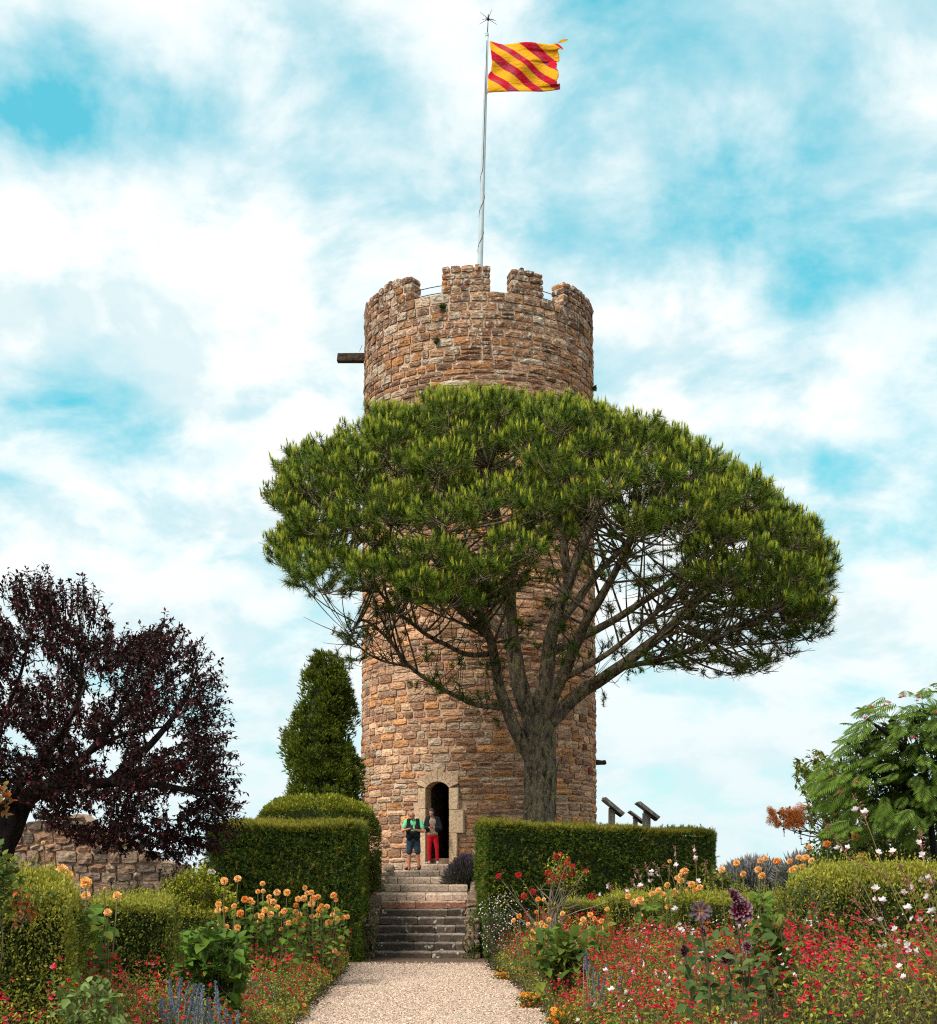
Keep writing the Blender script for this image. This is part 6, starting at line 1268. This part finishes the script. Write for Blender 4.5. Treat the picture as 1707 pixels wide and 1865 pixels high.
for p in tips + [P(x, y, 22.4) for x, y in z7([(160, 620), (210, 640), (260, 560), (400, 520), (420, 600), (750, 560), (720, 620), (460, 560), (330, 700), (240, 720)])]:
    h_ = b0 + np.array(((p[0] - b0[0]) * .30 + RNG.normal(0, .06), RNG.normal(0, .1), (p[2] - b0[2]) * .55)); hub_ = np.array(P(1012 + RNG.uniform(-12, 12), 1668 + RNG.uniform(-15, 10), 22.4)) if p[0] > 1.0 else h_; pa_ = smoothpath([b0 + RNG.normal(0, .03, 3), (b0 + hub_) / 2 + RNG.normal(0, .05, 3), hub_, (hub_ + p) / 2 + RNG.normal(0, .08, 3), p], 14); mb.tube(pa_, np.linspace(.015, .004, 14), 5, (.22, .18, .14), cap=False); V_.append(pa_)
mb.build('stem', M_STEM, rb_, True)
pts = scatter(420, [(993, 1575), (1010, 1548), (1030, 1555), (1050, 1585), (1072, 1588), (1060, 1620), (1040, 1625), (1000, 1610)]) + scatter(60, [(895, 1600), (960, 1610), (975, 1650), (900, 1650)]) + scatter(120, [(985, 1640), (1040, 1640), (1040, 1700), (985, 1700)]); q = np.array([P(x, y, 22.4 + RNG.uniform(-.3, .3)) for x, y in pts]); n = len(q); c = pick(YG[:3] + [(.26, .23, .05)], n); V, Fc, C = inst(T_LEAF, q, frames(unit(rdir(n) + (0, 0, -.1)), (0, 0, 1)), RNG.uniform(.045, .08, n), c, .2, c); o = mk('foliage', V, Fc, M_LEAF, rb_, C); o['kind'] = 'stuff'

tag(mk('leaf_litter', LITTER[0], LITTER[1], M_LEAF, None, LITTER[2]), 'fallen leaves and petals along the edges of the gravel path', 'litter', kind='stuff')
# ------------------------------------------------------------------ people
def skin_mat(name, c): return flat_mat(name, c, .55, .35, 0, .12, 18, .1)
M_SKIN = skin_mat('sunburnt_skin', (.66, .27, .15)); M_SKIN2 = skin_mat('tanned_skin', (.58, .28, .19)); M_MINT = flat_mat('mint_shirt', (.20, .72, .34), .85, .1, 0, .08); M_VEST = flat_mat('black_vest', (.012, .015, .018), .8, .2, 0, .3)
M_DENIM = flat_mat('blue_denim', (.035, .06, .085), .9, .1, 0, .5, 9); M_BLACK = flat_mat('black_shoe', (.015, .015, .016), .7, .2); M_JACKET = flat_mat('dark_jacket', (.012, .015, .018), .75, .2, 0, .3)
M_RED = flat_mat('red_trousers', (.50, .012, .022), .85, .1, 0, .15); M_BEIGE = flat_mat('beige_top', (.34, .27, .18), .9, .1); M_HAIR = flat_mat('dark_grey_hair', (.06, .052, .048), .7, .2, 0, .5, 40); M_GREYH = flat_mat('grey_stubble', (.12, .09, .075), .8, .2); M_SHOE = flat_mat('pale_shoe', (.42, .42, .42), .8, .2); M_PHONE = flat_mat('phone_black', (.012, .012, .014), .3, .5); M_PHONER = flat_mat('phone_red_case', (.30, .04, .05), .4, .4)
def fuse(name, parts, mat, parent, org, s, voxel):
    """parts: ('c',p0,p1,r0,r1) tapered limb or ('b',centre,radii); fused into one continuous skin"""
    mb = MB(); org = np.asarray(org, float)
    for q in parts:
        if q[0] == 'c':
            p0, p1 = np.array(q[1], float), np.array(q[2], float); t = np.linspace(0, 1, 5); mb.tube(p0 + (p1 - p0) * t[:, None], np.linspace(q[3], q[4], 5), 12); mb.ball(p0, q[3] * .995, 12, 8); mb.ball(p1, q[4] * .995, 12, 8)
        else: mb.ball(q[1], q[2], 16, 12)
    V = np.concatenate(mb.v) * s + org; o = mk(name + '_raw', V, mb.f, mat); rm = o.modifiers.new('fuse', 'REMESH'); rm.mode = 'VOXEL'; rm.voxel_size = voxel; sm_ = o.modifiers.new('soft', 'SMOOTH'); sm_.iterations = 4; sm_.factor = .5
    dg = bpy.context.evaluated_depsgraph_get(); me = bpy.data.meshes.new_from_object(o.evaluated_get(dg)); me.name = name; bpy.data.objects.remove(o)
    me.polygons.foreach_set('use_smooth', np.ones(len(me.polygons), bool)); r = bpy.data.objects.new(name, me); COL.objects.link(r); r.parent = parent; r.matrix_parent_inverse = Matrix.Translation(-parent.location); return r
def hand(wr, dirn, side, palm_n):
    """palm, four unequal curled fingers, thumb from the side of the palm"""
    wr = np.array(wr, float); d = unit(np.array(dirn, float)); n = unit(np.array(palm_n, float) - d * np.dot(palm_n, d)); x = np.cross(d, n) * side; o_ = [('c', wr, wr + d * .075, .024, .034), ('c', wr + d * .06 - x * .018, wr + d * .06 + x * .022, .018, .018)]
    for k_, L in enumerate((.070, .080, .074, .056)):
        b = wr + d * .082 + x * (-.030 + .020 * k_); m = b + (d * .75 + n * .5) * L * .55; e = m + (d * .2 + n * .9) * L * .5; o_ += [('c', b, m, .0095, .0088), ('c', m, e, .0088, .0075)]
    tb_ = wr + d * .03 - x * .030; o_ += [('c', tb_, tb_ + unit(d * .7 - x * .7 + n * .3) * .045, .012, .011), ('c', tb_ + unit(d * .7 - x * .7 + n * .3) * .045, tb_ + unit(d * .7 - x * .7 + n * .3) * .045 + unit(d + n * .5) * .035, .011, .009)]
    return o_
def face_head(h, tilt, w=1.0):
    h = np.array(h, float); R = np.array(Matrix.Rotation(tilt, 3, 'X')); f = lambda x, y, z: h + R @ np.array((x, y, z))
    return [('b', f(0, .01, .02), (.078 * w, .098, .095)), ('b', f(0, -.02, -.05), (.060 * w, .070, .068)), ('b', f(0, -.035, -.088), (.035, .04, .03)), ('c', f(0, -.088, .015), f(0, -.108, -.025), .010, .016), ('c', f(-.02, -.086, -.062), f(.02, -.086, -.062), .009, .009), ('b', f(-.078 * w, .01, -.01), (.012, .022, .032)), ('b', f(.078 * w, .01, -.01), (.012, .022, .032)), ('b', f(-.03, -.078, .022), (.024, .014, .010)), ('b', f(.03, -.078, .022), (.024, .014, .010))], f
# man: standing in front of the door on the landing, head bent over a phone
mo = P(753, 1583, 38.15); mo[2] = RISE * 11; ms = .955
man = empty('person', mo, 'person in mint shirt, black vest and denim shorts looking at a phone', 'person')
hd, hf_ = face_head((-.035, -.10, 1.60), math.radians(24))
SHL, SHR = (-.205, -.0, 1.42), (.205, -.0, 1.42); ELL, ELR = (-.30, -.14, 1.15), (.30, -.10, 1.13); WRL, WRR = (-.11, -.34, 1.20), (.05, -.34, 1.17)
body = hd + [('c', (0, .02, 1.42), (-.025, -.05, 1.56), .062, .058), ('b', (0, 0, 1.32), (.19, .12, .16)), ('b', (0, -.03, 1.12), (.18, .14, .18)), ('b', (0, 0, .95), (.18, .12, .12)), ('c', (-.16, 0, 1.42), (.16, 0, 1.42), .07, .07)]
for s_, sh, el_, wr in ((-1, SHL, ELL, WRL), (1, SHR, ELR, WRR)): body += [('c', sh, el_, .054, .042), ('c', el_, wr, .044, .028)]
body += hand(WRL, (.85, -.15, .25), -1, (.0, -.3, .9)) + hand(WRR, (-.85, -.25, .3), 1, (0, -.3, .9))
FTL, FTR = (-.13, -.02, 0), (.16, .0, 0)
for hx, kx, ft in ((-.095, -.115, FTL), (.095, .13, FTR)): body += [('c', (hx, 0, .92), (kx, -.02, .50), .09, .064), ('c', (kx, -.01, .48), (ft[0], .02, .10), .062, .042), ('c', (kx, .02, .38), (ft[0] * 1.0, .03, .25), .066, .054), ('c', (ft[0], .03, .06), (ft[0] * 1.1, -.14, .03), .038, .03)]
fuse('body', body, M_SKIN, man, mo, ms, .0085)
sh_ = [('b', (0, 0, 1.33), (.205, .135, .17)), ('b', (0, -.035, 1.13), (.195, .158, .19)), ('b', (0, -.01, .97), (.19, .14, .12)), ('c', (-.15, 0, 1.425), (.15, 0, 1.425), .078, .078)]
for sh, el_ in ((SHL, ELL), (SHR, ELR)): sh, el_ = np.array(sh), np.array(el_); sh_ += [('c', sh, sh + (el_ - sh) * .62, .075, .068)]
fuse('t_shirt', sh_, M_MINT, man, mo, ms, .013)
vest = [('c', (-.125, -.02, 1.44), (-.115, -.06, 1.30), .082, .09), ('c', (.125, -.02, 1.44), (.115, -.06, 1.30), .082, .09), ('b', (-.11, -.06, 1.18), (.115, .135, .17)), ('b', (.11, -.06, 1.18), (.115, .135, .17)), ('b', (-.10, -.05, 1.0), (.115, .135, .16)), ('b', (.10, -.05, 1.0), (.115, .135, .16)), ('b', (0, -.065, 1.06), (.17, .145, .17)), ('b', (0, .03, 1.25), (.195, .13, .23)), ('b', (0, .02, 1.0), (.205, .14, .15))]
fuse('vest', vest, M_VEST, man, mo, ms, .013)
fuse('shorts', [('b', (0, 0, .90), (.19, .14, .10)), ('c', (-.095, 0, .88), (-.115, -.02, .53), .11, .092), ('c', (.095, 0, .88), (.13, -.02, .53), .11, .092)], M_DENIM, man, mo, ms, .013)
for ft in (FTL, FTR): fuse('shoe', [('c', (ft[0], .05, .045), (ft[0] * 1.15 + (-.05 if ft[0] < 0 else .0), -.17, .035), .050, .042), ('c', (ft[0], .03, .05), (ft[0], .03, .17), .05, .046)], M_BLACK, man, mo, ms, .009)
mb = MB()
for sx in (-1, 1): mb.ball(hf_(sx * .033, -.094, .018) * ms + mo, np.array((.026, .008, .019)) * ms, 8, 6)
mb.tube([hf_(-.06, -.09, .022) * ms + mo, hf_(.06, -.09, .022) * ms + mo], .004, 5); mb.tube([hf_(.06, -.09, .022) * ms + mo, hf_(.082, .01, .015) * ms + mo], .004, 5); mb.tube([hf_(-.06, -.09, .022) * ms + mo, hf_(-.082, .01, .015) * ms + mo], .004, 5); mb.build('glasses', M_PHONE, man, False, False)
fuse('hair', [('c', hf_(-.076, .03, -.02), hf_(-.06, .085, -.02), .014, .016), ('c', hf_(.076, .03, -.02), hf_(.06, .085, -.02), .014, .016), ('c', hf_(-.06, .085, -.02), hf_(.06, .085, -.02), .02, .02), ('b', hf_(0, -.075, -.085), (.04, .022, .025))], M_GREYH, man, mo, ms, .009)
ph_ = empty('phone', mo + np.array((-.03, -.42, 1.24)) * ms, 'black phone held in the hands of the person in the mint shirt', 'phone')
mb = MB(); mb.box(mo + np.array((-.03, -.415, 1.255)) * ms, (.075, .012, .145), np.array(Matrix.Rotation(-.9, 3, 'X'))); mb.build('case', M_PHONE, ph_, tint=False); mb = MB(); mb.box(mo + np.array((-.03, -.415, 1.255)) * ms + np.array(Matrix.Rotation(-.9, 3, 'X')) @ np.array((0, .0075, 0)), (.066, .002, .132), np.array(Matrix.Rotation(-.9, 3, 'X'))); mb.build('screen', flat_mat('phone_glass', (.03, .04, .05), .1, .5), ph_, tint=False)
# woman in the doorway
wo = P(788, 1573, 39.35); wo[2] = RISE * 12; ws = .93
wom = empty('person', wo, 'person in dark jacket and red trousers standing in the tower doorway', 'person')
hd, hf_ = face_head((-.04, -.07, 1.60), math.radians(22), .93)
SHL, SHR = (-.175, 0, 1.41), (.175, 0, 1.41); ELL, ELR = (-.255, -.05, 1.12), (.26, -.04, 1.10); WRL, WRR = (-.085, -.26, 1.13), (.05, -.26, 1.11)
body = hd + [('c', (0, .02, 1.41), (-.025, -.03, 1.55), .05, .048), ('b', (0, 0, 1.30), (.16, .10, .16)), ('b', (0, 0, 1.10), (.135, .10, .16)), ('b', (0, 0, .94), (.165, .11, .12)), ('c', (-.13, 0, 1.41), (.13, 0, 1.41), .058, .058)]
for sh, el_, wr in ((SHL, ELL, WRL), (SHR, ELR, WRR)): body += [('c', sh, el_, .044, .036), ('c', el_, wr, .037, .024)]
body += hand(WRL, (.8, -.3, .2), -1, (0, -.2, .9)) + hand(WRR, (-.8, -.3, .2), 1, (0, -.2, .9))
FTL, FTR = (-.10, 0, 0), (.15, 0, 0)
for hx, kx, ft in ((-.085, -.10, FTL), (.085, .135, FTR)): body += [('c', (hx, 0, .90), (kx, -.02, .49), .082, .052), ('c', (kx, -.01, .48), (ft[0], .02, .09), .05, .032), ('c', (ft[0], .03, .05), (ft[0] * 1.1, -.12, .03), .033, .028)]
fuse('body', body, M_SKIN2, wom, wo, ws, .0085)
fuse('top', [('b', (0, -.012, 1.29), (.165, .105, .16)), ('b', (0, -.012, 1.08), (.145, .108, .17)), ('b', (0, -.01, .95), (.172, .12, .10))], M_BEIGE, wom, wo, ws, .013)
jk = [('c', (-.12, -.01, 1.42), (-.13, -.03, 1.05), .075, .085), ('c', (.12, -.01, 1.42), (.13, -.03, 1.05), .075, .085), ('b', (0, .045, 1.22), (.19, .10, .24))]
for sh, el_, wr in ((SHL, ELL, WRL), (SHR, ELR, WRR)): w2 = np.array(el_) + (np.array(wr) - np.array(el_)) * .82; jk += [('c', sh, el_, .060, .052), ('c', el_, w2, .052, .040)]
fuse('jacket', jk, M_JACKET, wom, wo, ws, .013)
fuse('trousers', [('b', (0, 0, .88), (.175, .125, .10)), ('c', (-.085, 0, .86), (-.10, -.02, .49), .096, .066), ('c', (.085, 0, .86), (.135, -.02, .49), .096, .066), ('c', (-.10, -.02, .50), (-.10, .02, .14), .067, .052), ('c', (.135, -.02, .50), (.15, .02, .14), .067, .052)], M_RED, wom, wo, ws, .013)
for ft, dxs in ((FTL, -.08), (FTR, .03)): fuse('shoe', [('c', (ft[0], .04, .04), (ft[0] + dxs, -.15, .032), .046, .038)], M_SHOE, wom, wo, ws, .009)
fuse('hair', [('b', hf_(0, .03, .045), (.09, .098, .085)), ('c', hf_(-.075, .02, .03), hf_(-.078, .0, -.07), .032, .028), ('c', hf_(.075, .02, .03), hf_(.078, .0, -.07), .032, .028), ('b', hf_(0, .08, -.03), (.08, .05, .08)), ('b', hf_(.02, -.05, .09), (.055, .03, .022))], M_HAIR, wom, wo, ws, .013)
ph_ = empty('phone', wo + np.array((-.03, -.33, 1.16)) * ws, 'small red phone in the hands of the person in red trousers', 'phone')
mb = MB(); mb.box(wo + np.array((-.03, -.335, 1.165)) * ws, (.07, .012, .13), np.array(Matrix.Rotation(-1.0, 3, 'X'))); mb.build('case', M_PHONER, ph_, tint=False); mb = MB(); mb.box(wo + np.array((-.03, -.335, 1.165)) * ws + np.array(Matrix.Rotation(-1.0, 3, 'X')) @ np.array((0, .0075, 0)), (.06, .002, .115), np.array(Matrix.Rotation(-1.0, 3, 'X'))); mb.build('screen', flat_mat('phone_glass_b', (.03, .04, .05), .1, .5), ph_, tint=False)
# little plants growing out of the wall
for (px, py, lab) in [(807, 559, 'tuft of green weed growing near the top of the tower'), (797, 622, 'tuft of weed in a joint below the battlements'), (1089, 708, 'weed sprouting from the right edge of the tower above the pine')]:
    th_ = px2th(min(px, 1080), 17); z_ = CH + (HZ - py) / F * (DC - TR(16) * math.cos(th_)); q0 = tpt(np.array(th_), z_, .0); n = 36; nrm = np.array((math.sin(th_), -math.cos(th_), .2)); d = unit(rdir(n) * .9 + nrm); root = empty('wall_weed', q0, lab, 'weed'); c = pick([(.10, .12, .03), (.07, .09, .025)], n)
    V, Fc, C = inst(T_LEAF, np.repeat(q0[None], n, 0) + rdir(n) * .04, frames(d), RNG.uniform(.06, .17, n), c, .2); mk('leaves', V, Fc, M_LEAF, root, C)
